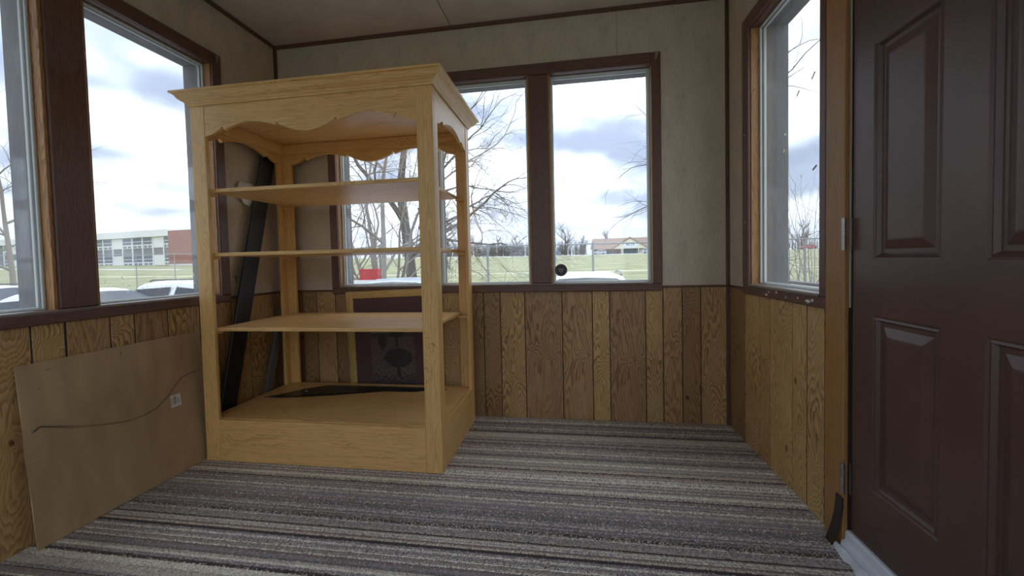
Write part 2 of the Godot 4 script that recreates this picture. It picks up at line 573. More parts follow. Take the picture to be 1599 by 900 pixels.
func make_window(called: String, at: Vector3, turn: float, label: String, u0: float, u1: float, y0: float, y1: float, panes: Array, glass: String, sides: Array) -> Node3D:
	var w := Node3D.new()
	place(w, called)
	w.position = at
	w.rotation.y = turn
	tag(w, label, "window", "", "structure")
	var ya := y0 + 0.040
	var yb := y1 - 0.064
	var ua: float = panes[0][0]
	var ub: float = panes[-1][1]
	# casing boards stand proud of the wall; the sides run through to the top
	part("casing_board", M.brown_trim, w, Vector3(u0, y0, 0.0), Vector3(u1, ya, 0.016), 0.004, 0, Vector2(rng.randf(), rng.randf()))
	part("casing_board", M.brown_trim, w, Vector3(u0 + sides[0], yb, 0.0), Vector3(u1 - sides[1], y1, 0.016), 0.004, 0, Vector2(rng.randf(), rng.randf()))
	part("casing_board", M.brown_trim, w, Vector3(u0, ya, 0.0), Vector3(u0 + sides[0], y1, 0.0165), 0.004, 1, Vector2(rng.randf(), rng.randf()))
	part("casing_board", M.brown_trim, w, Vector3(u1 - sides[1], ya, 0.0), Vector3(u1, y1, 0.0165), 0.004, 1, Vector2(rng.randf(), rng.randf()))
	part("sill", M.sill_wood, w, Vector3(ua, ya - 0.004, -0.034), Vector3(ub, ya + 0.010, 0.022), 0.005, 0)
	var top := yb
	var low := ya + 0.010
	for i in panes.size():
		var a: float = panes[i][0]
		var b: float = panes[i][1]
		if i > 0:
			var pb: float = panes[i - 1][1]
			part("mullion", M.brown_trim, w, Vector3(pb + 0.012, ya + 0.010, -0.036), Vector3(a - 0.012, yb, 0.010), 0.004, 1, Vector2(rng.randf(), rng.randf()))
			part("outer_mullion", M.outer_grey, w, Vector3(pb, ya - 0.02, -WT - 0.015), Vector3(a, yb + 0.012, -0.062), 0.003, 1)
		part("jamb", M.pine, w, Vector3(a - 0.012, low - 0.012, -0.062), Vector3(a, top + 0.004, 0.0), 0.001, 1, Vector2(rng.randf(), rng.randf()))
		part("jamb", M.pine, w, Vector3(b, low - 0.012, -0.062), Vector3(b + 0.012, top + 0.004, 0.0), 0.001, 1, Vector2(rng.randf(), rng.randf()))
		part("head_jamb", M.brown_trim, w, Vector3(a, top, -0.062), Vector3(b, top + 0.012, 0.0), 0.001, 0)
		if i == 0:
			part("outer_jamb", M.outer_grey, w, Vector3(a - 0.012, low - 0.03, -WT - 0.015), Vector3(a, top + 0.012, -0.062), 0.002, 1)
		if i == panes.size() - 1:
			part("outer_jamb", M.outer_grey, w, Vector3(b, low - 0.03, -WT - 0.015), Vector3(b + 0.012, top + 0.012, -0.062), 0.002, 1)
		part("outer_head", M.outer_grey, w, Vector3(a, top, -WT - 0.015), Vector3(b, top + 0.012, -0.062), 0.002, 0)
		part("outer_sill", M.sash_white, w, Vector3(a, low - 0.03, -WT - 0.03), Vector3(b, low - 0.004, -0.062), 0.003, 0)
		# double-lipped sash round the glass
		var s := mb()
		for lip in [[-0.046, -0.036, 0.010], [-0.062, -0.051, 0.016]]:
			var e: float = lip[2]
			cbox(s, Vector3(a, low, lip[0]), Vector3(a + e, top, lip[1]), 0.002)
			cbox(s, Vector3(b - e, low, lip[0]), Vector3(b, top, lip[1]), 0.002)
			cbox(s, Vector3(a + e, top - e, lip[0]), Vector3(b - e, top, lip[1]), 0.002)
			cbox(s, Vector3(a + e, low, lip[0]), Vector3(b - e, low + e * 0.7, lip[1]), 0.002)
		build(s, "sash", M.sash, w)
		part("pane", M[glass], w, Vector3(a + 0.004, low + 0.004, -0.0505), Vector3(b - 0.004, top - 0.004, -0.0465), 0.0)
	return w

func room() -> void:
	# floor
	var fl := part("floor", M.carpet, self, Vector3(LW - WT, -0.08, BW - WT), Vector3(RW + WT, 0.0, FW + WT), 0.0, 2)
	tag(fl, "striped loop carpet in grey, plum and tan over the whole floor", "floor", "", "structure")
	# ceiling: boards with an open joint between them
	var ce := Node3D.new()
	place(ce, "ceiling")
	tag(ce, "flat beige ceiling of wide boards with a thin dark joint", "ceiling", "", "structure")
	part("ceiling_core", M.groove, ce, Vector3(LW - WT, CEIL + 0.006, BW - WT), Vector3(RW + WT, CEIL + 0.12, FW + WT), 0.0)
	for s in [[LW, -0.702], [-0.698, 0.518], [0.522, RW]]:
		part("ceiling_board", M.ceiling_board, ce, Vector3(s[0], CEIL, BW), Vector3(s[1], CEIL + 0.006, FW), 0.0008, 2, Vector2(rng.randf(), rng.randf()))
	# walls, each in its own axes: x along the wall, z into the room
	var wy0 := 0.768
	var wy1 := 2.107
	var hy0 := wy0 + 0.028
	var hy1 := wy1 - 0.052
	var back := wall_node("wall_back", Vector3(0, 0, BW), 0.0, "back wall, beige linen-look vinyl above stained plank panelling")
	make_wall(back, LW, RW, [[-1.490, 0.470, hy0, hy1]], [LW, -1.76, -1.655, -1.521, -1.373, -1.22, -1.09, -0.93, -0.80, -0.69, -0.54, -0.436, -0.286, -0.063, 0.113, 0.212, 0.414, 0.51, 0.615, 0.714, RW], [2, 2, 0, 2, 1, 0, 2, 4, 0, 2, 2, 0, 4, 1, 3, 4, 0, 1, 2, 0, 2], WT, WT)
	var left := wall_node("wall_left", Vector3(LW, 0, 0), PI / 2, "left wall, beige linen-look vinyl above stained plank panelling")
	make_wall(left, -FW, -BW, [[-0.712, 2.012, hy0, hy1]], [-FW, -0.72, -0.5, -0.38, -0.2, -0.05, 0.1, 0.31, 0.43, 0.60, 0.78, 0.92, 1.06, 1.188, 1.289, 1.446, 1.544, 1.697, 1.869, 2.07, 2.203, 2.384, -BW], [1, 0, 3, 4, 1, 0, 4, 1, 0, 3, 4, 1, 0, 3, 1, 0, 4, 0, 1, 0, 0, 4, 3, 1, 4, 0, 2], WT, 0.0)
	var right := wall_node("wall_right", Vector3(RW, 0, 0), -PI / 2, "right wall beside the brown door, vinyl above plank panelling")
	make_wall(right, BW, FW, [[-2.231, -1.613, hy0, hy1], [-1.486, -0.700, -0.061, 2.06]], [BW, -2.3, -2.132, -2.028, -1.834, -1.731, -1.617, -1.49], [2, 3, 0, 3, 3, 3, 0], 0.0, WT)
	for i in 6:
		var a := -0.604 + i * 0.243
		part("plank", M["ply%d" % [3, 0, 1, 3, 4, 0, 3, 1, 0][i]], right, Vector3(a + 0.0016, 0.0, -0.006), Vector3(minf(a + 0.2414, FW), 0.785, 0.0), 0.0014, 1, Vector2(rng.randf() * 3, rng.randf() * 3))
	var front := wall_node("wall_front", Vector3(0, 0, FW), PI, "wall behind the camera around the tall glazed front")
	make_wall(front, -RW, -LW, [[-0.732, 1.782, 0.098, 2.238]], [], [0], 0.0, 0.0)
	# windows
	make_window("window_1", Vector3(0, 0, BW), 0.0, "wide back window of three panes in dark brown casing", -1.531, 0.507, wy0, wy1, [[-1.478, -0.905], [-0.812, -0.246], [-0.112, 0.456]], "pane", [0.052, 0.050])
	make_window("window_2", Vector3(LW, 0, 0), PI / 2, "long left window of hazy panes in dark brown casing", -0.755, 2.060, wy0, wy1, [[-0.70, -0.06], [0.07, 0.54], [0.67, 1.262], [1.415, 2.0]], "pane_dusty", [0.054, 0.058])
	make_window("window_3", Vector3(RW, 0, 0), -PI / 2, "narrow single-pane right window next to the brown door", -2.288, -1.583, wy0, wy1, [[-2.219, -1.625]], "pane", [0.067, 0.040])
	make_window("window_4", Vector3(0, 0, FW), PI, "tall glazed front of the porch behind the camera", -0.775, 1.825, 0.07, 2.29, [[-0.72, 0.02], [0.14, 0.92], [1.04, 1.77]], "pane", [0.054, 0.054])
	# dark strips: ceiling edge, corners, top of the panelling
	var tr := mb()
	cbox(tr, Vector3(LW, CEIL - 0.024, BW), Vector3(RW, CEIL, BW + 0.010), 0.002, 0)
	tag(build(tr, "trim_1", M.brown_trim), "dark brown strip between ceiling and back wall", "trim", "", "structure")
	tr = mb()
	cbox(tr, Vector3(LW, CEIL - 0.024, BW), Vector3(LW + 0.010, CEIL, FW), 0.002, 2)
	tag(build(tr, "trim_2", M.brown_trim), "dark brown strip between ceiling and left wall", "trim", "", "structure")
	tr = mb()
	cbox(tr, Vector3(RW - 0.010, CEIL - 0.024, BW), Vector3(RW, CEIL, FW), 0.002, 2)
	tag(build(tr, "trim_3", M.brown_trim), "dark brown strip between ceiling and right wall", "trim", "", "structure")
	for e in [[LW, 1.0, "left"], [RW, -1.0, "right"]]:
		tr = mb()
		cbox(tr, Vector3(e[0], 0, BW), Vector3(e[0] + 0.017 * e[1], CEIL - 0.024, BW + 0.005), 0.001)
		cbox(tr, Vector3(e[0], 0, BW), Vector3(e[0] + 0.005 * e[1], CEIL - 0.024, BW + 0.017), 0.001)
		tag(build(tr, "trim_4" if e[1] > 0 else "trim_5", M.brown_trim), "dark brown corner strip where back and %s walls meet" % e[2], "trim", "", "structure")
	var caps := [[Vector3(LW, 0.783, BW), Vector3(-1.531, 0.796, BW + 0.005), "left of the back window"], [Vector3(0.507, 0.783, BW), Vector3(RW, 0.796, BW + 0.005), "right of the back window"], [Vector3(LW, 0.783, BW), Vector3(LW + 0.005, 0.796, -2.060), "between left window and corner"], [Vector3(RW - 0.005, 0.783, BW), Vector3(RW, 0.796, -2.288), "between right window and corner"]]
	for i in caps.size():
		tr = mb()
		cbox(tr, caps[i][0], caps[i][1], 0.0015, 0)
		tag(build(tr, "trim_%d" % (6 + i), M.brown_trim), "thin dark cap strip on the panelling " + caps[i][2], "trim", "", "structure")
	door()

# raised panel filling a hole of a door, in the plane x = 0 with the room towards -x
func raised_panel(parent: Node, z0: float, z1: float, y0: float, y1: float) -> void:
	var st := mb()
	var steps := [[0.0, 0.0], [0.006, 0.004], [0.012, 0.0015], [0.018, 0.011], [0.030, 0.011], [0.055, 0.002], [0.060, 0.0015]]
	var ring := func(k: int) -> Array:
		var i: float = steps[k][0]
		var d: float = steps[k][1]
		return [Vector3(d, y0 + i, z0 + i), Vector3(d, y0 + i, z1 - i), Vector3(d, y1 - i, z1 - i), Vector3(d, y1 - i, z0 + i)]
	for k in steps.size() - 1:
		var a: Array = ring.call(k)
		var b: Array = ring.call(k + 1)
		for e in 4:
			var e2 := (e + 1) % 4
			face(st, a[e], a[e2], b[e2], b[e], Vector3(0.5, (y0 + y1) / 2, (z0 + z1) / 2))
	var c: Array = ring.call(steps.size() - 1)
	quad(st, c[0], c[1], c[2], c[3], Vector3.LEFT)
	quad(st, Vector3(0.04, y0, z0), Vector3(0.04, y0, z1), Vector3(0.04, y1, z1), Vector3(0.04, y1, z0), Vector3.RIGHT)
	build(st, "raised_panel", M.door_paint, parent)

func door() -> void:
	var d := Node3D.new()
	place(d, "door_1")
	d.position = Vector3(RW, 0, -1.468)
	tag(d, "dark brown six-panel door with steel hinges in the right wall", "door", "", "structure")
	var zs := [0.0, 0.087, 0.317, 0.428, 0.658, 0.745]
	var rows := [[0.252, 0.775], [0.937, 1.558], [1.66, 1.90]]
	var hs := []
	for r in rows:
		for c in [[zs[1], zs[2]], [zs[3], zs[4]]]:
			hs.append([c[0], c[1], r[0], r[1]])
	# stiles and rails, one slab with six holes (filled() works in x, y; turn it so x runs along the door)
	var tmp := mb()
	filled(tmp, 0.0, zs[5], 0.072, 2.04, -0.042, 0.0, hs)
	build(tmp, "slab", M.door_paint, d).rotation.y = -PI / 2
	for h in hs:
		raised_panel(d, h[0], h[1], h[2], h[3])
	# hinges: five knuckles, pin and a leaf in the gap
	for y in [0.185, 0.967, 1.76]:
		var hinge := Node3D.new()
		hinge.name = "hinge"
		d.add_child(hinge, true)
		hinge.position = Vector3(-0.0195, y, -0.0125)
		for k in 5:
			var s := mb()
			tube(s, [Vector3(0, k * 0.0204, 0), Vector3(0, k * 0.0204 + 0.0008, 0), Vector3(0, k * 0.0204 + 0.0186, 0), Vector3(0, k * 0.0204 + 0.0194, 0)], [0.0055, 0.0065, 0.0065, 0.0055], 12)
			build(s, "knuckle", M.steel, hinge)
		var leaf := mb()
		cbox(leaf, Vector3(0.018, 0.0, 0.003), Vector3(0.055, 0.102, 0.005), 0.0004)
		build(leaf, "leaf", M.steel, hinge)
	var knob := mb()
	var kp := []
	var kr := []
	for q in [[0.0, 0.030], [0.006, 0.030], [0.010, 0.013], [0.030, 0.011], [0.038, 0.022], [0.050, 0.027], [0.062, 0.022], [0.067, 0.008]]:
		kp.append(Vector3(-q[0], 0.96, 0.69))
		kr.append(q[1])
	tube(knob, kp, kr, 20)
	build(knob, "knob", M.steel, d)
	# casing round the door
	var cs := mb()
	cbox(cs, Vector3(RW - 0.016, 0.0, -1.583), Vector3(RW, 2.17, -1.4845), 0.003, 1)
	tag(build(cs, "trim_10", M.casing_pine), "plain amber wood door casing on the hinge side", "trim", "", "structure")
	cs = mb()
	cbox(cs, Vector3(RW - 0.016, 0.0, -0.7005), Vector3(RW, 2.17, -0.605), 0.003, 1)
	tag(build(cs, "trim_11", M.casing_pine), "plain amber wood door casing on the latch side", "trim", "", "structure")
	cs = mb()
	cbox(cs, Vector3(RW - 0.016, 2.06, -1.4845), Vector3(RW, 2.17, -0.7005), 0.003, 2)
	tag(build(cs, "trim_12", M.casing_pine), "plain amber wood casing above the door", "trim", "", "structure")
	# door jamb and stop behind the leaf, closing the opening
	cs = mb()
	cbox(cs, Vector3(RW + 0.046, 0.0, -1.486), Vector3(RW + WT, 2.06, -1.44), 0.002)
	cbox(cs, Vector3(RW + 0.046, 0.0, -0.746), Vector3(RW + WT, 2.06, -0.700), 0.002)
	cbox(cs, Vector3(RW + 0.046, 2.01, -1.44), Vector3(RW + WT, 2.06, -0.746), 0.002)
	tag(build(cs, "trim_13", M.groove), "dark door stop frame behind the brown door", "trim", "", "structure")
	# white threshold with a stepped face
	var th := mb()
	var prof := PackedVector2Array([Vector2(0.040, 0.0), Vector2(0.040, 0.066), Vector2(-0.004, 0.066), Vector2(-0.009, 0.060), Vector2(-0.011, 0.036), Vector2(-0.020, 0.033), Vector2(-0.024, 0.014), Vector2(-0.032, 0.010), Vector2(-0.034, 0.0)])
	extrude(th, prof, Vector3(RW, 0, -1.482), Vector3.RIGHT, Vector3.UP, Vector3.BACK, 0.778, 2)
	tag(build(th, "door_threshold", M.weather_white), "white stepped threshold strip under the brown door", "threshold")
	# loose edge of plastic film squeezed out along the threshold
	var fm := mb()
	var prev := []
	var r := RandomNumberGenerator.new()
	r.seed = 4
	for i in 40:
		var z := -1.50 + i * 0.019
		var out := 0.006 + 0.006 * sin(i * 0.75) + 0.004 * sin(i * 1.9 + 1.0) + 0.026 * minf(1.0, i / 9.0)
		var p := [Vector3(RW - 0.026, 0.018, z), Vector3(RW - 0.026 - out * 0.5, 0.014 + 0.008 * sin(i * 1.3), z), Vector3(RW - 0.026 - out, 0.002, z + 0.004 * sin(i * 2.1))]
		if prev:
			for k in 2:
				face(fm, prev[k], p[k], p[k + 1], prev[k + 1], Vector3(RW, -0.3, z))
		prev = p
	tag(build(fm, "plastic_film", M.film), "crumpled clear-white plastic film along the door threshold", "film")
	# curved rubber flap hanging off the casing by the lower hinge
	var fl := mb()
	var pts := []
	for i in 11:
		var t := i / 10.0
		pts.append(Vector2(0.0175 + 0.016 * t * t, 0.170 * (1.0 - t)))
	for i in 10:
		for s in [[0.0, 0.0], [0.004, 0.0]]:
			var o: float = s[0]
			var z0 := -1.512 - 0.028 * pow(i / 10.0, 1.6)
			var z1 := -1.512 - 0.028 * pow((i + 1) / 10.0, 1.6)
			face(fl, Vector3(RW - pts[i].x - o, pts[i].y, z0), Vector3(RW - pts[i + 1].x - o, pts[i + 1].y, z1), Vector3(RW - pts[i + 1].x - o, pts[i + 1].y, z1 + 0.036), Vector3(RW - pts[i].x - o, pts[i].y, z0 + 0.036), Vector3(RW + (1.0 if o > 0 else -1.0), 0.1, -1.5))
		for e in [0.0, 0.036]:
			var z0: float = -1.512 - 0.028 * pow(i / 10.0, 1.6) + e
			var z1: float = -1.512 - 0.028 * pow((i + 1) / 10.0, 1.6) + e
			face(fl, Vector3(RW - pts[i].x, pts[i].y, z0), Vector3(RW - pts[i + 1].x, pts[i + 1].y, z1), Vector3(RW - pts[i + 1].x - 0.004, pts[i + 1].y, z1), Vector3(RW - pts[i].x - 0.004, pts[i].y, z0), Vector3(RW, 0.1, -1.5))
	tag(build(fl, "rubber_flap", M.rubber), "curved dark brown rubber flap at the foot of the door casing", "flap")

# ---------------------------------------------------------------- the display cabinet
# scalloped lower edge of a valance: x from 0 to 1, drop below the mean line in metres
func scallop(width: float, low: float, high: float, repeats: int) -> PackedVector2Array:
	var p := PackedVector2Array()
	p.append(Vector2(width, high))
	p.append(Vector2(0, high))
	# side lobe rises from the post to a little tooth, then an arch to the next tooth
	var edge := [Vector2(0.0, 0.0), Vector2(0.04, 0.010), Vector2(0.075, 0.028), Vector2(0.088, 0.044), Vector2(0.101, 0.022)]
	if repeats == 1:
		edge = [Vector2(0.0, 0.0), Vector2(0.08, 0.012), Vector2(0.165, 0.036), Vector2(0.196, 0.020)]
		for i in 13:
			var t := i / 12.0
			edge.append(Vector2(lerpf(0.205, 0.795, t), 0.024 + 0.034 * sin(PI * t)))
		edge.append_array([Vector2(0.804, 0.020), Vector2(0.835, 0.036), Vector2(0.92, 0.012), Vector2(1.0, 0.0)])
	else:
		for i in 11:
			var t := i / 10.0
			edge.append(Vector2(lerpf(0.106, 0.352, t), 0.026 + 0.030 * sin(PI * minf(t * 0.92 + 0.04, 1.0))))
		edge.append(Vector2(0.360, 0.046))
		for i in 9:
			var t := i / 8.0
			edge.append(Vector2(lerpf(0.372, 0.628, t), 0.030 - 0.038 * sin(PI * t)))
		edge.append(Vector2(0.640, 0.046))
		for i in 11:
			var t := i / 10.0
			edge.append(Vector2(lerpf(0.648, 0.894, t), 0.026 + 0.030 * sin(PI * minf(t * 0.92 + 0.04, 1.0))))
		edge.append_array([Vector2(0.899, 0.024), Vector2(0.912, 0.044), Vector2(0.925, 0.028), Vector2(0.96, 0.010), Vector2(1.0, 0.0)])
	for e in edge:
		p.append(Vector2(e.x * width, low + e.y))
	return p

func cabinet() -> void:
	var c := thing("display_cabinet", "tall open honey-oak display cabinet with scalloped valances and three shelves", "cabinet", Vector3(-1.814, 0, -1.80))
	var W := 1.221
	var D := 0.650
	var H := 1.742
	var off := func() -> Vector2: return Vector2(rng.randf() * 2.0, rng.randf() * 2.0)
	# four L-shaped corner posts
	for x in [0, 1]:
		for z in [0, 1]:
			var st := mb()
			var o: Vector2 = off.call()
			var sx := 1.0 if x == 0 else -1.0
			var sz := -1.0 if z == 0 else 1.0
			var q := Vector3(W * x, 0, -D * z)
			cbox(st, q, q + Vector3(0.076 * sx, H, 0.020 * sz), 0.002, 1, o)
			cbox(st, q + Vector3(0, 0, 0.020 * sz), q + Vector3(0.020 * sx, H, 0.066 * sz), 0.002, 1, o + Vector2(0.4, 0.3))
			build(st, "post", M.oak, c)
	# base boards and deck
	part("base_board", M.oak, c, Vector3(0.0765, 0, -0.0015), Vector3(W - 0.0765, 0.207, -0.019), 0.0015, 0, off.call())
	part("base_board", M.oak, c, Vector3(0.0765, 0, -D + 0.019), Vector3(W - 0.0765, 0.207, -D + 0.0015), 0.0015, 0, off.call())
	for x in [0.0015, W - 0.019]:
		part("base_board", M.oak, c, Vector3(x, 0, -0.0665), Vector3(x + 0.0175, 0.207, -D + 0.0665), 0.0015, 2, off.call())
	part("deck", M.oak_shelf, c, Vector3(0.021, 0.192, -0.021), Vector3(W - 0.021, 0.209, -D + 0.021), 0.0015, 0, off.call())
	# valances
	var wv := W - 0.153
	var dv := D - 0.133
	for z in [-0.002, -D + 0.020]:
		var st := mb()
		extrude(st, scallop(wv, 1.592, H, 3), Vector3(0.0765, 0, z), Vector3.RIGHT, Vector3.UP, Vector3.FORWARD, 0.018, 0)
		build(st, "valance", M.oak, c)
	for x in [0.002, W - 0.020]:
		var st := mb()
		extrude(st, scallop(dv, 1.592, H, 1), Vector3(x, 0, -0.0665), Vector3.FORWARD, Vector3.UP, Vector3.RIGHT, 0.018, 2)
		build(st, "valance", M.oak, c)
	# top board and rails seen from below
	part("top_board", M.oak_shelf, c, Vector3(0.021, 1.715, -0.021), Vector3(W - 0.021, 1.735, -D + 0.021), 0.001, 0, off.call())
	for z in [-0.021, -D + 0.041]:
		part("top_rail", M.oak, c, Vector3(0.021, 1.655, z), Vector3(W - 0.021, 1.714, z - 0.020), 0.0015, 0, off.call())
	for x in [0.021, W - 0.041]:
		part("top_rail", M.oak, c, Vector3(x, 1.655, -0.042), Vector3(x + 0.020, 1.714, -D + 0.042), 0.0015, 2, off.call())
	# crown moulding: profile of outward step and height, mitred round four sides
	var prof := [Vector2(0.0, 1.738), Vector2(0.006, 1.738), Vector2(0.009, 1.747), Vector2(0.014, 1.750), Vector2(0.016, 1.756), Vector2(0.024, 1.760), Vector2(0.035, 1.769), Vector2(0.041, 1.780), Vector2(0.048, 1.788), Vector2(0.058, 1.791), Vector2(0.058, 1.800), Vector2(0.0, 1.800)]
	var crown := mb()
	var corner := func(k: int, q: Vector2) -> Vector3:
		var o := minf(q.x, 0.055)
		return [Vector3(-q.x, q.y, q.x), Vector3(W + q.x, q.y, q.x), Vector3(W + q.x, q.y, -D - o), Vector3(-q.x, q.y, -D - o)][k]
	for k in 4:
		for i in prof.size() - 1:
			var k2 := (k + 1) % 4
			var mid := Vector3(W / 2, 1.75, -D / 2)
			var n: Vector3 = (corner.call(k2, prof[i]) - corner.call(k, prof[i])).cross(corner.call(k, prof[i + 1]) - corner.call(k, prof[i])).normalized()
			if absf(n.y) < 0.99 and n.dot(corner.call(k, prof[i]) - mid + corner.call(k2, prof[i]) - mid) < 0:
				n = -n
			elif absf(n.y) >= 0.99:
				n = Vector3.UP if i > 8 else Vector3.DOWN
			quad(crown, corner.call(k, prof[i]), corner.call(k2, prof[i]), corner.call(k2, prof[i + 1]), corner.call(k, prof[i + 1]), n, 0 if k % 2 == 0 else 2, Vector2(0.3, 0.2))
	var top: Array = []
	for k in 4:
		top.append(corner.call(k, prof[-1]))
	quad(crown, top[0], top[1], top[2], top[3], Vector3.UP, 0)
	build(crown, "crown_moulding", M.oak, c)
	# shelves on cleats
	for y in [[0.642, 0.660], [1.013, 1.031], [1.327, 1.345]]:
		part("shelf", M.oak_shelf, c, Vector3(0.068, y[0], -0.026), Vector3(W - 0.068, y[1], -D + 0.030), 0.002, 0, off.call())
		for x in [0.022, W - 0.070]:
			for z in [-0.0655, -D + 0.022]:
				part("shelf_cleat", M.oak, c, Vector3(x, y[0] - 0.014, z), Vector3(x + 0.048, y[0] - 0.001, z + 0.043), 0.001, 0, off.call())
	# dents and scratches on the front right post
	var sc := mb()
	var r := RandomNumberGenerator.new()
	r.seed = 12
	for i in 22:
		var y := r.randf_range(0.42, 0.66)
		var x := W - 0.073 + r.randf_range(0.0, 0.045)
		var l := r.randf_range(0.006, 0.020)
		var sl := r.randf_range(-0.9, -0.2)
		quad(sc, Vector3(x, y, 0.0004), Vector3(x + l, y + l * sl, 0.0004), Vector3(x + l, y + l * sl - 0.0014, 0.0004), Vector3(x, y - 0.0014, 0.0004), Vector3.BACK)
	tag(build(sc, "scratches", M.groove, c), "", "", "", "stuff")

# ---------------------------------------------------------------- things leaning on the walls
func leaning_things() -> void:
	# brown paper-backed board, its foot out from the wall, with hanging wire and barcode label
	var lean := asin((1.8740 - 1.8250) / 0.640)
	var b := thing("framed_board", "large brown kraft-backed board leaning on the left wall, hanging wire slack", "board", Vector3(-1.824, 0.002, -1.132))
	b.basis = Basis(Vector3.BACK, lean) * Basis(Vector3.UP, PI / 2)
	# its axes: x to the back of the room, y up the board, z into the room
	var st := mb()
	var poly := PackedVector2Array([Vector2(0, 0), Vector2(0.12, 0.0), Vector2(0.30, 0.004), Vector2(0.41, 0.0), Vector2(0.72, 0.0), Vector2(0.72, 0.640), Vector2(0.0, 0.638), Vector2(0.002, 0.50), Vector2(-0.003, 0.33), Vector2(0.002, 0.15)])
	extrude(st, poly, Vector3.ZERO, Vector3.RIGHT, Vector3.UP, Vector3.FORWARD, 0.0015, 0)
	build(st, "paper_backing", M.kraft, b)
	part("board_panel", M.board_core, b, Vector3(0.004, 0.001, -0.0018), Vector3(0.716, 0.636, -0.010), 0.001, 0)
	var w := mb()
	var pts := []
	var rad := []
	for q in [[0.028, 0.405], [0.045, 0.416], [0.10, 0.395], [0.16, 0.372], [0.25, 0.345], [0.33, 0.325], [0.40, 0.322], [0.46, 0.335], [0.52, 0.372], [0.56, 0.412], [0.60, 0.438], [0.65, 0.445], [0.70, 0.446]]:
		pts.append(Vector3(q[0], q[1], 0.0025))
		rad.append(0.0009 if q[0] < 0.15 else 0.0005)
	tube(w, pts, rad, 5)
	var w2 := mb()
	var pts2 := []
	for q in pts:
		pts2.append(q + Vector3(0, -0.006 * sin(q.x * 9.0), 0.0006))
	tube(w2, pts2, rad, 5)
	build(w, "hanging_wire", M.wire, b)
	build(w2, "hanging_wire", M.wire, b)
	part("wire_eyelet", M.steel, b, Vector3(0.018, 0.400, 0.0), Vector3(0.034, 0.412, 0.003), 0.001)
	var lab := part("barcode_label", M.label_white, b, Vector3(0.528, 0.310, 0.0), Vector3(0.578, 0.366, 0.0006), 0.0)
	var ink := mb()
	for i in 9:
		var y := 0.322 + i * 0.0042
		cbox(ink, Vector3(0.541, y, 0.0006), Vector3(0.553, y + [0.0026, 0.0014, 0.003][i % 3], 0.0009), 0.0)
	cbox(ink, Vector3(0.533, 0.320, 0.0006), Vector3(0.535, 0.352, 0.0009), 0.0)
	for i in 4:
		cbox(ink, Vector3(0.557 + i * 0.0045, 0.322, 0.0006), Vector3(0.558 + i * 0.0045, 0.352 - i * 0.003, 0.0008), 0.0)
	build(ink, "barcode_print", M.ink, lab)
	for q in [[0.080, 0.604, 0.016, 0.004], [0.335, 0.598, 0.004, 0.018], [0.055, 0.545, 0.006, 0.003]]:
		var tear := mb()
		extrude(tear, PackedVector2Array([Vector2(q[0], q[1]), Vector2(q[0] + q[2], q[1] + q[3] * 0.4), Vector2(q[0] + q[2] * 1.2, q[1] + q[3]), Vector2(q[0] + q[2] * 0.2, q[1] + q[3] * 0.5)]), Vector3(0, 0, 0.0002), Vector3.RIGHT, Vector3.UP, Vector3.BACK, 0.0003)
		build(tear, "paper_tear", M.groove, b)
	# black plank in the gap between cabinet and left wall, slanting to the back
	var foot := Vector3(-1.842, 0.004, -1.917)
	var head := Vector3(-1.842, 1.660, -2.370)
	slanted("black_plank", "long black plank slanting between the cabinet and the left wall", "plank", foot, head, 0.105, 0.016, M.black_plank)
	slanted("grey_plank", "short grey-edged dark plank behind the cabinet's rear left post", "plank", Vector3(-1.845, 0.004, -2.215), Vector3(-1.845, 0.72, -2.455), 0.055, 0.018, M.grey_plank)
	# gilt frame with a landscape print standing behind the cabinet
	var p := thing("framed_picture", "gilt-framed tree landscape print on dark mount behind the cabinet", "picture", Vector3(-1.408, 0.005, -2.478))
	p.basis = Basis(Vector3.BACK, deg_to_rad(1.8)) * Basis(Vector3.RIGHT, deg_to_rad(-1.0))
	var PW := 0.585
	var PH := 0.778
	for e in [[Vector3(0, 0, 0), Vector3(0.046, PH, 0), 1], [Vector3(PW - 0.046, 0, 0), Vector3(PW, PH, 0), 1], [Vector3(0.046, 0, 0), Vector3(PW - 0.046, 0.046, 0), 0], [Vector3(0.046, PH - 0.046, 0), Vector3(PW - 0.046, PH, 0), 0]]:
		var fs := mb()
		var a: Vector3 = e[0]
		var z: Vector3 = e[1]
		cbox(fs, a + Vector3(0, 0, -0.012), z + Vector3(0, 0, 0.004), 0.003, e[2])
		var inset := Vector3(0.010, 0, 0) if e[2] == 1 else Vector3(0, 0.010, 0)
		cbox(fs, a + inset + Vector3(0, 0, 0.004), z - inset * 2.2 + Vector3(0, 0, 0.009), 0.003, e[2])
		build(fs, "frame_moulding", M.gilt, p)
	part("mount", M.mount, p, Vector3(0.046, 0.046, -0.010), Vector3(PW - 0.046, PH - 0.046, -0.004), 0.0)
	var pic := mb()
	var px := [0.150, 0.440, 0.140, 0.575]
	for t in [[0, 1, 2], [0, 2, 3]]:
		for i in t:
			pic.set_normal(Vector3.BACK)
			pic.set_uv([Vector2(0, 1), Vector2(0, 0), Vector2(1, 0), Vector2(1, 1)][i])
			pic.add_vertex([Vector3(px[0], px[2], -0.0035), Vector3(px[0], px[3], -0.0035), Vector3(px[1], px[3], -0.0035), Vector3(px[1], px[2], -0.0035)][i])
	build(pic, "landscape_print", M.print, p)

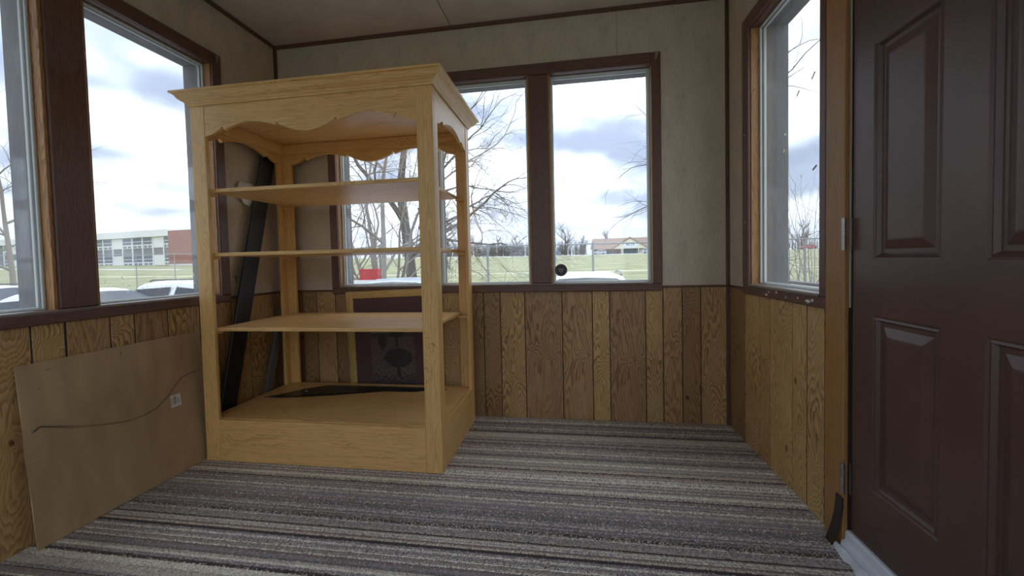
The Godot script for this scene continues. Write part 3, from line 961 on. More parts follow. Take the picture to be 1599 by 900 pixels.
func slanted(called: String, label: String, category: String, foot: Vector3, head: Vector3, wide: float, thick: float, m: Material) -> void:
	var d := (head - foot)
	var l := d.length()
	d = d / l
	var zx := Vector3.RIGHT
	var side := d.cross(zx).normalized()
	var o := thing(called, label, category, foot)
	o.basis = Basis(side, d, side.cross(d).normalized())
	part("plank_board", m, o, Vector3(-wide / 2, wide * 0.5 * absf(side.y) / maxf(0.2, absf(d.y)), -thick / 2), Vector3(wide / 2, l, thick / 2), 0.002, 1)
	part("worn_edge", M.grey_plank, o, Vector3(-wide / 2 - 0.0015, 0.05, thick / 2 - 0.004), Vector3(-wide / 2, l - 0.02, thick / 2 - 0.0005), 0.0)

# ---------------------------------------------------------------- small loose things
func crumpled(called: String, label: String, category: String, m: Material, outline: Array, at: Vector3, ax: Vector3, ay: Vector3, rise: float, sd: int) -> void:
	var r := RandomNumberGenerator.new()
	r.seed = sd
	var up := ax.cross(ay).normalized()
	var c := Vector2.ZERO
	for q in outline:
		c += q / outline.size()
	var o := thing(called, label, category, at)
	var st := mb()
	var ring := []
	var mid := []
	for q in outline:
		ring.append(ax * q.x + ay * q.y + up * 0.0008)
		var h: Vector2 = c.lerp(q, r.randf_range(0.4, 0.6))
		mid.append(ax * h.x + ay * h.y + up * r.randf_range(0.2, 1.0) * rise)
	var top: Vector3 = ax * c.x + ay * c.y + up * rise * 0.5
	for i in ring.size():
		var j := (i + 1) % ring.size()
		var below := top - up * 1.0
		face(st, ring[i], ring[j], mid[j], mid[i], below)
		face(st, mid[i], mid[j], top, top, below)
		# a second skin a hair below gives the sheet its thickness
		face(st, ring[i] - up * 0.0005, ring[j] - up * 0.0005, mid[j] - up * 0.0008, mid[i] - up * 0.0008, top + up)
		face(st, ring[i], ring[j], ring[j] - up * 0.0005, ring[i] - up * 0.0005, top)
	build(st, "sheet", m, o)

func small_things() -> void:
	var cab := Vector3(-1.814, 0, -1.80)
	# torn black plastic on the deck of the cabinet
	crumpled("black_plastic_sheet", "torn black plastic sheet lying at the back of the cabinet deck", "plastic sheet", M.black_film, [Vector2(0.055, -0.335), Vector2(0.12, -0.39), Vector2(0.20, -0.50), Vector2(0.30, -0.585), Vector2(0.60, -0.59), Vector2(1.05, -0.585), Vector2(1.08, -0.55), Vector2(0.96, -0.535), Vector2(0.90, -0.50), Vector2(0.84, -0.53), Vector2(0.72, -0.50), Vector2(0.58, -0.445), Vector2(0.45, -0.40), Vector2(0.25, -0.345), Vector2(0.15, -0.33)], cab + Vector3(0, 0.2112, 0), Vector3.RIGHT, Vector3.BACK * 1.0, -0.004, 3)
	var bits := [[0.235, 0.221, -0.45, 0.020, 0.005], [0.985, 0.2100, -0.430, 0.012, 0.004]]
	var says := ["small white paper scrap lying on the black plastic sheet", "tiny white paper scrap on the bare cabinet deck"]
	for i in 2:
		var q: Array = bits[i]
		var st := mb()
		cbox(st, Vector3.ZERO, Vector3(q[3], 0.001, q[4]), 0.0003)
		cbox(st, Vector3(q[3] * 0.3, 0.0008, q[4] * 0.2), Vector3(q[3] * 1.1, 0.0022, q[4] * 0.8), 0.0003)
		var o := build(st, "paper_scrap", M.paper)
		o.position = cab + Vector3(q[0], 0.2097 if i == 1 else 0.2135, q[2])
		tag(o, says[i], "paper", "paper scraps on the cabinet deck")
	# flat sheet on the middle shelf
	var sh := mb()
	extrude(sh, PackedVector2Array([Vector2(0, 0), Vector2(0.27, -0.03), Vector2(0.30, 0.17), Vector2(0.05, 0.20)]), Vector3(-1.66, 1.0312, -2.16), Vector3.RIGHT, Vector3.BACK, Vector3.UP, 0.0012)
	cbox(sh, Vector3(-1.62, 1.0324, -2.13), Vector3(-1.44, 1.0350, -2.02), 0.0006)
	tag(build(sh, "paper_sheet", M.paper_violet), "flat pale violet sheet lying on the middle cabinet shelf", "paper")
	# white cloth wad stuck between upper shelf and left wall
	var cl := mb()
	var n := FastNoiseLite.new()
	n.seed = 3
	n.frequency = 9.0
	var rings := 10
	var seg := 16
	var centre := Vector3(-1.868, 1.385, -2.205)
	var pt := func(i: int, j: int) -> Vector3:
		var a := PI * i / rings
		var b := TAU * j / seg
		var d := Vector3(sin(a) * cos(b) * 0.011, cos(a) * 0.072, sin(a) * sin(b) * 0.085)
		return centre + d * (0.86 + 0.55 * n.get_noise_3dv(d * 3.0)) + Vector3(0, -0.25 * absf(d.z) * (1.0 if d.y < 0 else -1.0) * 0.6, 0)
	for i in rings:
		for j in seg:
			face(cl, pt.call(i, j), pt.call(i, (j + 1) % seg), pt.call(i + 1, (j + 1) % seg), pt.call(i + 1, j), centre)
	tag(build(cl, "cloth_wad", M.paper), "crumpled off-white cloth wad wedged beside the upper shelf", "cloth")
	# bent nail hook on the left wall
	var hk := mb()
	tube(hk, [Vector3(LW, 0.905, -2.100), Vector3(LW + 0.012, 0.906, -2.100)], [0.0022, 0.0022], 6)
	tube(hk, [Vector3(LW + 0.012, 0.906, -2.085), Vector3(LW + 0.012, 0.906, -2.117)], [0.002, 0.002], 6)
	tube(hk, [Vector3(LW + 0.012, 0.906, -2.100), Vector3(LW + 0.006, 0.885, -2.108), Vector3(LW + 0.004, 0.868, -2.116)], [0.0022, 0.002, 0.0015], 6)
	tag(build(hk, "wall_hook", M.rubber), "small rusty hook on the left wall beside the black plank", "hook")
	# sticker on the right pane of the back window
	var s := thing("window_sticker", "round dark sticker with an inverted grey triangle on the back window", "sticker", Vector3(-0.066, 0.894, BW - 0.0462))
	for q in [["backing", 0.037, 0.0004, M.sticker_dark], ["ring", 0.0325, 0.0008, M.sticker_ring], ["field", 0.0290, 0.0010, M.sticker_dark]]:
		var st := mb()
		tube(st, [Vector3.ZERO, Vector3(0, 0, q[2])], [q[1], q[1]], 36)
		build(st, q[0], q[3], s)
	var em := mb()
	extrude(em, PackedVector2Array([Vector2(-0.020, 0.011), Vector2(0.020, 0.011), Vector2(0.012, -0.003), Vector2(0.017, -0.010), Vector2(0.005, -0.010), Vector2(0.0, -0.025), Vector2(-0.005, -0.010), Vector2(-0.017, -0.010), Vector2(-0.012, -0.003)]), Vector3(0, 0, 0.001), Vector3.RIGHT, Vector3.UP, Vector3.BACK, 0.0004)
	build(em, "emblem", M.sticker_grey, s)
	# flecks of old tape and paint on the panes belong to their windows
	flecks("window_1", -0.79, -0.255, 0.845, 0.945, 34, M.fleck_pale, 5)
	flecks("window_2", 1.46, 1.90, 0.862, 0.945, 34, M.fleck_pale, 6)
	flecks("window_2", 0.72, 1.20, 0.862, 0.945, 12, M.fleck_pale, 9)
	var w3 := get_node("window_3")
	for q in [[-1.779, 1.63, 0.030, 0.7], [-1.888, 1.605, 0.026, 0.7], [-1.769, 1.283, 0.030, 0.45], [-1.864, 1.270, 0.010, 0.3], [-1.992, 1.471, 0.010, 1.4], [-2.003, 1.404, 0.012, 1.1]]:
		var st := mb()
		cbox(st, Vector3(-q[2] / 2, -0.004, 0), Vector3(q[2] / 2, 0.004, 0.0006), 0.0)
		var o := build(st, "tape_fleck", M.fleck_grey if q[2] > 0.02 else M.fleck_pale, w3)
		o.position = Vector3(q[0], q[1], -0.0464)
		o.rotation.z = q[3]
	# chipped white paint on the sill and casing of the narrow window
	var r := RandomNumberGenerator.new()
	r.seed = 31
	for q in [[-2.02, 0.782, 0.030], [-2.00, 0.795, 0.016], [-1.93, 0.800, 0.014], [-1.85, 0.784, 0.008], [-1.69, 0.786, 0.040], [-1.66, 0.792, 0.024], [-1.76, 0.790, 0.010], [-2.26, 1.55, 0.006], [-2.25, 1.12, 0.010]]:
		var poly := PackedVector2Array()
		for i in 8:
			var a := TAU * i / 8
			poly.append(Vector2(cos(a) * q[2] * r.randf_range(0.25, 0.6), sin(a) * 0.008 * r.randf_range(0.35, 1.0)))
		var st := mb()
		extrude(st, poly, Vector3(q[0], q[1], 0.0163), Vector3.RIGHT, Vector3.UP, Vector3.BACK, 0.0006)
		build(st, "paint_chip", M.paint_white, w3)
	# torn metal plates at the upper casing corners
	for e in [["window_1", 0.487, 2.088], ["window_2", 2.036, 2.083]]:
		var w := get_node(e[0])
		var st := mb()
		extrude(st, PackedVector2Array([Vector2(-0.010, 0.012), Vector2(0.004, 0.016), Vector2(0.010, 0.006), Vector2(0.004, 0.002), Vector2(0.003, -0.010), Vector2(-0.006, -0.026), Vector2(-0.010, -0.024), Vector2(-0.006, -0.004)]), Vector3(e[1], e[2], 0.0166), Vector3.RIGHT, Vector3.UP, Vector3.BACK, 0.0012)
		build(st, "corner_plate", M.steel, w)

func flecks(of: String, u0: float, u1: float, y0: float, y1: float, n: int, m: Material, sd: int) -> void:
	var r := RandomNumberGenerator.new()
	r.seed = sd
	var w := get_node(of)
	for i in n:
		var l := r.randf_range(0.004, 0.020)
		var st := mb()
		quad(st, Vector3(-l / 2, -0.0013, 0), Vector3(l / 2, -0.0008, 0), Vector3(l / 2, 0.0010, 0), Vector3(-l / 2, 0.0013, 0), Vector3.BACK)
		var o := build(st, "paint_fleck", m, w)
		o.position = Vector3(r.randf_range(u0, u1), lerpf(y0, y1, r.randf() * r.randf_range(0.6, 1.0)), -0.0464)
		o.rotation.z = r.randf_range(-1.5, -0.3) if r.randf() < 0.75 else r.randf_range(0.2, 1.4)

# ---------------------------------------------------------------- outside
func ground_y(x: float, z: float) -> float:
	return -0.9 + 0.022 * clampf(-z - 13.0, 0.0, 150.0) + 0.015 * clampf(-x - 14.0, 0.0, 120.0)

func strip(called: String, label: String, category: String, m: Material, line: Array, wide: Vector3, lift: float, kind := "structure") -> void:
	var st := mb()
	for i in line.size() - 1:
		var a: Vector3 = line[i]
		var b: Vector3 = line[i + 1]
		var n := 12
		for k in n:
			var p := a.lerp(b, float(k) / n)
			var q := a.lerp(b, float(k + 1) / n)
			var c := [p, q, q + wide, p + wide]
			for e in 4:
				c[e].y = ground_y(c[e].x, c[e].z) + lift
			face(st, c[0], c[1], c[2], c[3], c[0] - Vector3(0, 5, 0), 2)
			for e in [[0, 1], [2, 3]]:
				face(st, c[e[0]], c[e[1]], c[e[1]] - Vector3(0, lift + 0.1, 0), c[e[0]] - Vector3(0, lift + 0.1, 0), (c[0] + c[2]) / 2)
	tag(build(st, called, m), label, category, "", kind)

func outside() -> void:
	# sloping field
	var st := mb()
	var xs := [-320, -250, -190, -140, -110, -85, -65, -48, -36, -27, -20, -14, -8, -3, 3, 10, 18, 30, 50, 80, 120, 180, 260, 320]
	var zs := [40, 20, 8, 0, -6, -13, -20, -30, -42, -56, -72, -90, -110, -135, -163, -200, -260, -340]
	for i in xs.size() - 1:
		for j in zs.size() - 1:
			var c := []
			for e in [[0, 0], [1, 0], [1, 1], [0, 1]]:
				var x: float = xs[i + e[0]]
				var z: float = zs[j + e[1]]
				c.append(Vector3(x, ground_y(x, z), z))
			face(st, c[0], c[1], c[2], c[3], c[0] - Vector3(0, 50, 0), 2)
	tag(build(st, "lawn_ground", M.grass), "pale green spring field rising to the road", "field", "", "structure")
	strip("parking_lot", "grey asphalt parking lot right outside the windows", "parking lot", M.asphalt, [Vector3(-13, 0, -10.8), Vector3(9, 0, -10.8)], Vector3(0, 0, 20), 0.02)
	strip("far_road", "pale concrete road along the top of the field", "road", M.concrete, [Vector3(-120, 0, -150), Vector3(160, 0, -176)], Vector3(0, 0, 9), 0.04)
	strip("field_path", "narrow worn path across the green field", "path", M.path, [Vector3(-60, 0, -38), Vector3(60, 0, -44)], Vector3(0, 0, 1.0), 0.03)
	strip("school_path", "pale path in front of the school building", "path", M.concrete, [Vector3(-130, 0, -66), Vector3(-58, 0, -56)], Vector3(0, 0, 1.6), 0.03)
	fence("chain_link_fence", "chain-link fence behind the parked cars at the back", Vector3(-5.27, 0, -11.2), Vector3(12.3, 0, -13.9), 6, 2.27)
	fence("chain_link_fence", "chain-link fence across the field towards the school", Vector3(-30, 0, -33.6), Vector3(-30, 0, -4.6), 10, 2.4)
	fence("chain_link_fence", "slanting chain-link fence between car park and school field", Vector3(-29.9, 0, -33.7), Vector3(-5.4, 0, -11.3), 11, 2.35)
	school()
	hall()
	cars()
	trees()
	# leaning red board seen behind the trees
	var rb := thing("red_sign_board", "red sign board on a white base behind the parked car", "sign", Vector3(-5.3, ground_y(-5.5, -11), -10.6))
	part("board", M.red, rb, Vector3(-0.36, 1.42, -0.03), Vector3(0.36, 1.72, 0.03), 0.01)
	part("base", M.panel_white, rb, Vector3(-0.55, 1.12, -0.06), Vector3(0.75, 1.42, 0.06), 0.01)
	for x in [-0.45, 0.55]:
		part("post", M.galv, rb, Vector3(x, 0, -0.03), Vector3(x + 0.06, 1.12, 0.03), 0.005)
	# outside ledge and weathered rail under the narrow right window
	var lg := thing("outside_ledge", "weathered reddish plank ledge outside the narrow right window", "ledge", Vector3(RW + WT + 0.02, 0, 0))
	part("ledge_board", M.weathered_red, lg, Vector3(0.0, 0.705, -3.2), Vector3(0.34, 0.735, -1.55), 0.004, 2)
	part("rail", M.outer_grey, lg, Vector3(0.36, 0.735, -5.5), Vector3(0.40, 0.785, -1.55), 0.004, 2)
	for z in [-5.4, -3.5, -1.65]:
		part("bracket_post", M.outer_grey, lg, Vector3(0.36, -0.9, z), Vector3(0.40, 0.735, z + 0.06), 0.004)

func fence(called: String, label: String, a: Vector3, b: Vector3, bays: int, high: float) -> void:
	a.y = ground_y(a.x, a.z)
	b.y = ground_y(b.x, b.z)
	var o := thing(called, label, "fence", a, 0.0, "chain-link fences")
	var d := b - a
	var pm: Mesh
	for i in bays + 1:
		var p := d * i / bays
		var q := ground_y(a.x + p.x, a.z + p.z) - a.y
		if pm == null:
			var s := mb()
			tube(s, [Vector3(0, -0.2, 0), Vector3(0, high + 0.05, 0)], [0.03, 0.03], 8)
			pm = s.commit()
		var m := MeshInstance3D.new()
		m.mesh = pm
		m.material_override = M.galv
		m.name = "post"
		o.add_child(m, true)
		m.position = Vector3(p.x, q, p.z)
	for i in bays:
		var p := d * i / bays
		var q := d * (i + 1) / bays
		p.y = ground_y(a.x + p.x, a.z + p.z) - a.y + high
		q.y = ground_y(a.x + q.x, a.z + q.z) - a.y + high
		var s := mb()
		tube(s, [p, q], [0.022, 0.022], 6)
		build(s, "top_rail", M.galv, o)
	# woven wire: straight diagonal strands
	var s := mb()
	var l := Vector2(d.x, d.z).length()
	var n := int(l / 0.14)
	for i in n:
		for sg in [-1.0, 1.0]:
			var u := (i + 0.5) / n
			var v: float = u + sg * (high - 0.1) / l
			v = clampf(v, 0.0, 1.0)
			var hh := absf(v - u) * l
			var p := d * u
			var q: Vector3 = d * v
			p.y = ground_y(a.x + p.x, a.z + p.z) - a.y + 0.05
			q.y = ground_y(a.x + q.x, a.z + q.z) - a.y + 0.05 + hh
			tube(s, [p, q], [0.0016, 0.0016], 3, false)
	tag(build(s, "woven_wire", M.galv, o), "", "", "", "stuff")

func school() -> void:
	# facade runs from A (far left) to B (corner of the brick end)
	var A := Vector3(-149.0, 1.6, -88.2)
	var B := Vector3(-84.45, 1.6, -77.6)
	var dir := (B - A).normalized()
	var o := thing("school_building", "two-storey school with white fascia, window bands and a brick end wall", "building", B)
	o.rotation.y = atan2(-dir.z, dir.x)
	var L := (B - A).length()
	part("wall", M.panel_grey, o, Vector3(-L, -1.0, -14.0), Vector3(0, 6.3, -0.15), 0.0)
	part("fascia", M.panel_white, o, Vector3(-L - 0.5, 6.3, -14.5), Vector3(0, 7.75, 0.6), 0.02)
	part("brick_end", M.brick, o, Vector3(0, -1.0, -14.0), Vector3(16.0, 7.35, 0.5), 0.02)
	part("brick_plinth", M.concrete, o, Vector3(0, -1.0, 0.5), Vector3(16.0, 0.25, 0.6), 0.02)
	part("rooftop_unit", M.car_silver, o, Vector3(0.5, 7.75, -8.0), Vector3(5.4, 8.9, -5.0), 0.03)
	part("rooftop_unit", M.car_silver, o, Vector3(-4.5, 7.75, -9.0), Vector3(0.3, 8.15, -6.0), 0.03)
	var bay := 3.35
	var n := int(L / bay)
	var pane_m := {}
	for k in n:
		var x1 := -0.2 - k * bay + (0.0 if k == 0 else 1.2)
		var x0 := -0.2 - (k + 1) * bay + 1.2
		part("pilaster", M.panel_white, o, Vector3(x0 - 0.14, -0.3, -0.15), Vector3(x0 + 0.14, 6.3, 0.02), 0.0)
		for y in [[0.1, 2.35], [3.95, 6.25]]:
			if k % 4 == 1:
				part("panel", M.panel_white, o, Vector3(x0 + 0.2, y[0], -0.15), Vector3(x1 - 0.2, y[1], -0.02), 0.0)
				continue
			var w := part("window", M.panel_white, o, Vector3(x0 + 0.2, y[0], -0.15), Vector3(x1 - 0.2, y[1], -0.04), 0.0)
			var hgt: float = y[1] - y[0]
			var wid := x1 - x0 - 0.4
			for r in [[0.66, 0.98], [0.36, 0.60]]:
				part("pane", M.school_glass, w, Vector3(x0 + 0.3, y[0] + hgt * r[0], -0.05), Vector3(x1 - 0.3, y[0] + hgt * r[1], -0.02), 0.0)
			for s in [[0.08, 0.24], [0.27, 0.43], [0.57, 0.73], [0.76, 0.92]]:
				part("pane", M.school_glass, w, Vector3(x0 + 0.2 + wid * s[0], y[0] + hgt * 0.05, -0.05), Vector3(x0 + 0.2 + wid * s[1], y[0] + hgt * 0.24, -0.02), 0.0)

func hall() -> void:
	# low brown-roofed hall with a pale gable porch beyond the road
	var o := thing("gabled_hall", "low hall with brown roof and pale signed gable beyond the road", "building", Vector3(22.77, 2.15, -172.0))
	o.rotation.y = -0.16
	part("wall", M.wall_tan, o, Vector3(-14.5, -1.0, -14.0), Vector3(20.0, 2.6, 0.0), 0.0)
	var roof := mb()
	extrude(roof, PackedVector2Array([Vector2(1.0, 2.4), Vector2(-15.0, 2.4), Vector2(-7.5, 7.0)]), Vector3(-15.5, 0, 0), Vector3.BACK, Vector3.UP, Vector3.RIGHT, 36.5, 0)
	build(roof, "roof", M.roof_brown, o)
	var g := mb()
	extrude(g, PackedVector2Array([Vector2(-6.9, 2.35), Vector2(6.9, 2.35), Vector2(0, 6.55)]), Vector3(0, 0, 1.0), Vector3.RIGHT, Vector3.UP, Vector3.BACK, 0.4, 0)
	build(g, "gable", M.stucco, o)
	var gr := mb()
	extrude(gr, PackedVector2Array([Vector2(-7.5, 2.25), Vector2(-6.9, 2.25), Vector2(0, 6.5), Vector2(6.9, 2.25), Vector2(7.5, 2.25), Vector2(0, 6.95)]), Vector3(0, 0, -5.0), Vector3.RIGHT, Vector3.UP, Vector3.BACK, 6.8, 0)
	build(gr, "porch_roof", M.roof_brown, o)
	var sg := part("sign", M.sign_white, o, Vector3(-2.4, 2.6, 1.4), Vector3(2.6, 4.7, 1.5), 0.02)
	var f := SystemFont.new()
	f.font_names = PackedStringArray(["Droid Sans"])
	for q in [["NCTA", 128, 0.0100, 3.95]]:
		var t := TextMesh.new()
		t.text = q[0]
		t.font = f
		t.font_size = q[1]
		t.pixel_size = q[2]
		t.depth = 0.05
		t.material = M.sign_ink
		var o2 := MeshInstance3D.new()
		o2.mesh = t
		o2.material_override = M.sign_ink
		o2.name = "lettering"
		sg.add_child(o2, true)
		o2.position = Vector3(0.1, q[3], 1.53)
	for x in [-3.4, -2.9, 3.0]:
		part("porch_post", M.panel_white, o, Vector3(x, -1.0, 1.0), Vector3(x + 0.3, 2.35, 1.3), 0.0)
	part("door", M.school_glass, o, Vector3(-2.3, -0.6, 0.0), Vector3(2.3, 2.2, 0.1), 0.0)
	part("shutter", M.stucco, o, Vector3(3.5, -0.6, 0.0), Vector3(6.3, 2.0, 0.12), 0.0)
	for x in [-12.5, -9.5, -6.5]:
		var w := part("window", M.brick, o, Vector3(x, -0.4, 0.0), Vector3(x + 2.4, 1.6, 0.1), 0.0)
		part("pane", M.school_glass, w, Vector3(x + 0.2, 0.5, 0.1), Vector3(x + 2.2, 1.3, 0.14), 0.0)

# a car along +x, wheels on y = 0
func make_car(called: String, label: String, at: Vector3, turn: float, L: float, W: float, H: float, paint: Material, suv: bool, group: String) -> Node3D:
	var o := thing(called, label, "car", at, turn, group)
	var prof := [Vector2(-0.5, 0.50), Vector2(-0.485, 0.63), Vector2(-0.36, 0.68), Vector2(-0.22, 0.955), Vector2(-0.14, 0.99), Vector2(0.0, 1.0), Vector2(0.08, 0.975), Vector2(0.25, 0.67), Vector2(0.42, 0.60), Vector2(0.49, 0.50), Vector2(0.5, 0.42)]
	if suv:
		prof = [Vector2(-0.5, 0.50), Vector2(-0.495, 0.64), Vector2(-0.475, 0.70), Vector2(-0.42, 0.955), Vector2(-0.34, 0.99), Vector2(-0.1, 1.0), Vector2(0.06, 0.975), Vector2(0.22, 0.66), Vector2(0.42, 0.60), Vector2(0.49, 0.50), Vector2(0.5, 0.42)]
	var ring := func(k: int) -> Array:
		var q: Vector2 = prof[k]
		var t := clampf((absf(q.x) - 0.36) / 0.14, 0.0, 1.0)
		var wb := W / 2 * (1.0 - 0.22 * t * t)
		var up := clampf((q.y - 0.66) / 0.30, 0.0, 1.0)
		var belt := minf(0.64, q.y - 0.02) * H
		var wt := lerpf(wb * 0.94, W / 2 * 0.74, up)
		var x := q.x * L
		return [Vector3(x, 0.16 * H, -wb * 0.9), Vector3(x, 0.38 * H, -wb), Vector3(x, belt, -wb * 0.97), Vector3(x, q.y * H - 0.05 * H * up, -wt), Vector3(x, q.y * H, -wt * 0.72), Vector3(x, q.y * H + 0.012 * H, 0), Vector3(x, q.y * H, wt * 0.72), Vector3(x, q.y * H - 0.05 * H * up, wt), Vector3(x, belt, wb * 0.97), Vector3(x, 0.38 * H, wb), Vector3(x, 0.16 * H, wb * 0.9)]
	var st := mb()
	var mid := Vector3(0, H * 0.45, 0)
	for k in prof.size() - 1:
		var a: Array = ring.call(k)
		var b: Array = ring.call(k + 1)
		for i in 11:
			var j := (i + 1) % 11
			var c := Vector3((a[i].x + b[i].x) / 2, H * 0.4, 0)
			face(st, a[i], a[j], b[j], b[i], c)
	for k in [0, prof.size() - 1]:
		var a: Array = ring.call(k)
		for i in range(1, 10):
			tri(st, a[0], a[i], a[i + 1], Vector3.LEFT if k == 0 else Vector3.RIGHT)
	build(st, "body", paint, o)
	var lift := func(p: Vector3, n: Vector3) -> Vector3: return p + n * 0.012
	# glass: front, rear, then two panes on each side
	for e in [["windshield", 6, 7], ["rear_window", 2, 3]]:
		var a: Array = ring.call(e[1])
		var b: Array = ring.call(e[2])
		var n: Vector3 = (b[5] - a[5]).cross(Vector3.BACK).normalized()
		if n.y < 0: n = -n
		var s := mb()
		for i in range(3, 7):
			var q := [a[i].lerp(b[i], 0.08), a[i + 1].lerp(b[i + 1], 0.08), a[i + 1].lerp(b[i + 1], 0.92), a[i].lerp(b[i], 0.92)]
			face(s, lift.call(q[0], n), lift.call(q[1], n), lift.call(q[2], n), lift.call(q[3], n), mid)
		build(s, e[0], M.car_glass, o)
	for side in [0, 1]:
		var i0 := 2 if side == 0 else 8
		var i1 := 3 if side == 0 else 7
		for span in [[3, 4.6], [4.75, 6.3]]:
			var s := mb()
			var q := []
			for t in span:
				var a: Array = ring.call(int(t))
				var b: Array = ring.call(int(t) + 1)
				var g: float = t - int(t)
				var lo: Vector3 = a[i0].lerp(b[i0], g)
				var hi: Vector3 = a[i1].lerp(b[i1], g)
				q.append([lo.lerp(hi, 0.10), lo.lerp(hi, 0.84)])
			var n := Vector3(0, 0.25, -1.0 if side == 0 else 1.0).normalized()
			n *= 2.6
			face(s, lift.call(q[0][0], n), lift.call(q[1][0], n), lift.call(q[1][1], n), lift.call(q[0][1], n), mid)
			build(s, "side_window", M.car_glass, o)
	for x in [-0.30, 0.31]:
		for z in [-1.0, 1.0]:
			var s := mb()
			var r := 0.215 * H
			tube(s, [Vector3(x * L, r, z * W * 0.38), Vector3(x * L, r, z * W * 0.49), Vector3(x * L, r, z * W * 0.50)], [r, r, r * 0.9], 18)
			var wheel := build(s, "wheel", M.tyre, o)
			s = mb()
			tube(s, [Vector3(x * L, r, z * W * 0.50), Vector3(x * L, r, z * W * 0.507)], [r * 0.62, r * 0.5], 14)
			build(s, "hub_cap", M.steel, wheel)
	for z in [-1.0, 1.0]:
		part("headlight", M.lamp_clear, o, Vector3(L * 0.475, H * 0.43, z * W * 0.30), Vector3(L * 0.502, H * 0.50, z * W * 0.40), 0.01)
		part("tail_light", M.lamp_red, o, Vector3(-L * 0.502, H * 0.46, z * W * 0.30), Vector3(-L * 0.482, H * 0.58, z * W * 0.40), 0.01)
		if suv:
			var s := mb()
			tube(s, [Vector3(-0.36 * L, H * 0.99, z * W * 0.33), Vector3(-0.34 * L, H * 1.015, z * W * 0.33), Vector3(0.0, H * 1.018, z * W * 0.33), Vector3(0.03 * L, H * 0.99, z * W * 0.33)], [0.018, 0.018, 0.018, 0.018], 6)
			build(s, "roof_rail", M.car_black, o)
	return o

func cars() -> void:
	var near := "cars parked outside the windows"
	var far := "cars on the far road"
	make_car("parked_car", "white car parked below the back window's right pane", Vector3(0.28, -0.88, -8.0), -PI / 2 - 0.05, 4.6, 1.82, 1.55, M.car_white, true, near)
	make_car("parked_car", "silver car parked behind the cabinet, below the bare trees", Vector3(-3.5, -0.88, -8.2), -PI / 2 + 0.05, 4.5, 1.80, 1.52, M.car_silver, false, near)
	make_car("parked_car", "white car with roof rails and dark rear glass outside left window", Vector3(-8.9, -0.88, -9.7), 0.0, 4.6, 1.85, 1.53, M.car_white, true, near)
	make_car("parked_car", "low white car just outside the left window's mullion", Vector3(-9.5, -0.88, -6.9), 0.0, 4.5, 1.78, 1.47, M.car_white, false, near)
	make_car("parked_car", "white car at the left edge, seen through the hazy pane", Vector3(-14.3, -0.88, -8.4), 0.2, 4.6, 1.8, 1.5, M.car_white, true, near)
	var list := [[-52.0, "car_silver", true, "silver car on the far road, leftmost of the line"], [-32.7, "car_black", true, "black car on the far road, nearest the cabinet"], [-20.5, "car_black", false, "low black car on the far road left of centre mullion"], [-13.2, "car_white", true, "white car on the far road beside the centre mullion"], [-6.4, "car_blue", true, "dark blue car on the far road just right of mullion"], [10.0, "car_silver", true, "silver car on the far road left of the gabled hall"], [27.6, "car_silver", true, "silver car on the far road by the window's right edge"], [82.0, "car_red", true, "red car on the far road seen through the narrow window"]]
	for c in list:
		var x: float = c[0]
		var z := -150.0 - (x + 120.0) * 26.0 / 280.0 + 4.5
		make_car("road_car", c[3], Vector3(x, ground_y(x, z) + 0.04, z), PI if int(x) % 2 == 0 else 0.0, 4.7, 1.85, 1.7 if c[2] else 1.45, M[c[1]], c[2], far)

# ---------------------------------------------------------------- bare trees
func grow(st: SurfaceTool, p: Vector3, d: Vector3, l: float, r: float, level: int, g: RandomNumberGenerator, o: Dictionary) -> void:
	var n := 4 if level < 2 else 3
	var pts := [p]
	var rad := [r]
	var kids := []
	var q := p
	for i in n:
		d = (d + Vector3(g.randfn(0, 1), g.randfn(0, 1), g.randfn(0, 1)) * o.wander + Vector3.UP * (o.lift if level < o.droop_from else -o.droop)).normalized()
		q = q + d * l / n
		pts.append(q)
		rad.append(r * lerpf(1.0, o.taper, (i + 1.0) / n))
		kids.append([q, d, rad[-1]])
	tube(st, pts, rad, 7 if r > 0.06 else (5 if r > 0.02 else 3), false)
	if level >= o.levels:
		return
	var many: int = o.kids[mini(level, o.kids.size() - 1)]
	for k in many:
		var at: Array = kids[mini(n - 1, int(g.randf_range(0.3 if level == 0 else 0.0, 1.0) * n))]
		var side := Vector3(g.randfn(0, 1), g.randfn(0, 1) * 0.6, g.randfn(0, 1)).normalized()
		var nd: Vector3 = (at[1] * o.forward + (side - at[1] * side.dot(at[1])).normalized()).normalized()
		grow(st, at[0], nd, l * g.randf_range(0.48, 0.78), at[2] * g.randf_range(0.45, 0.72), level + 1, g, o)
	grow(st, q, d, l * 0.68, rad[-1], level + 1, g, o)

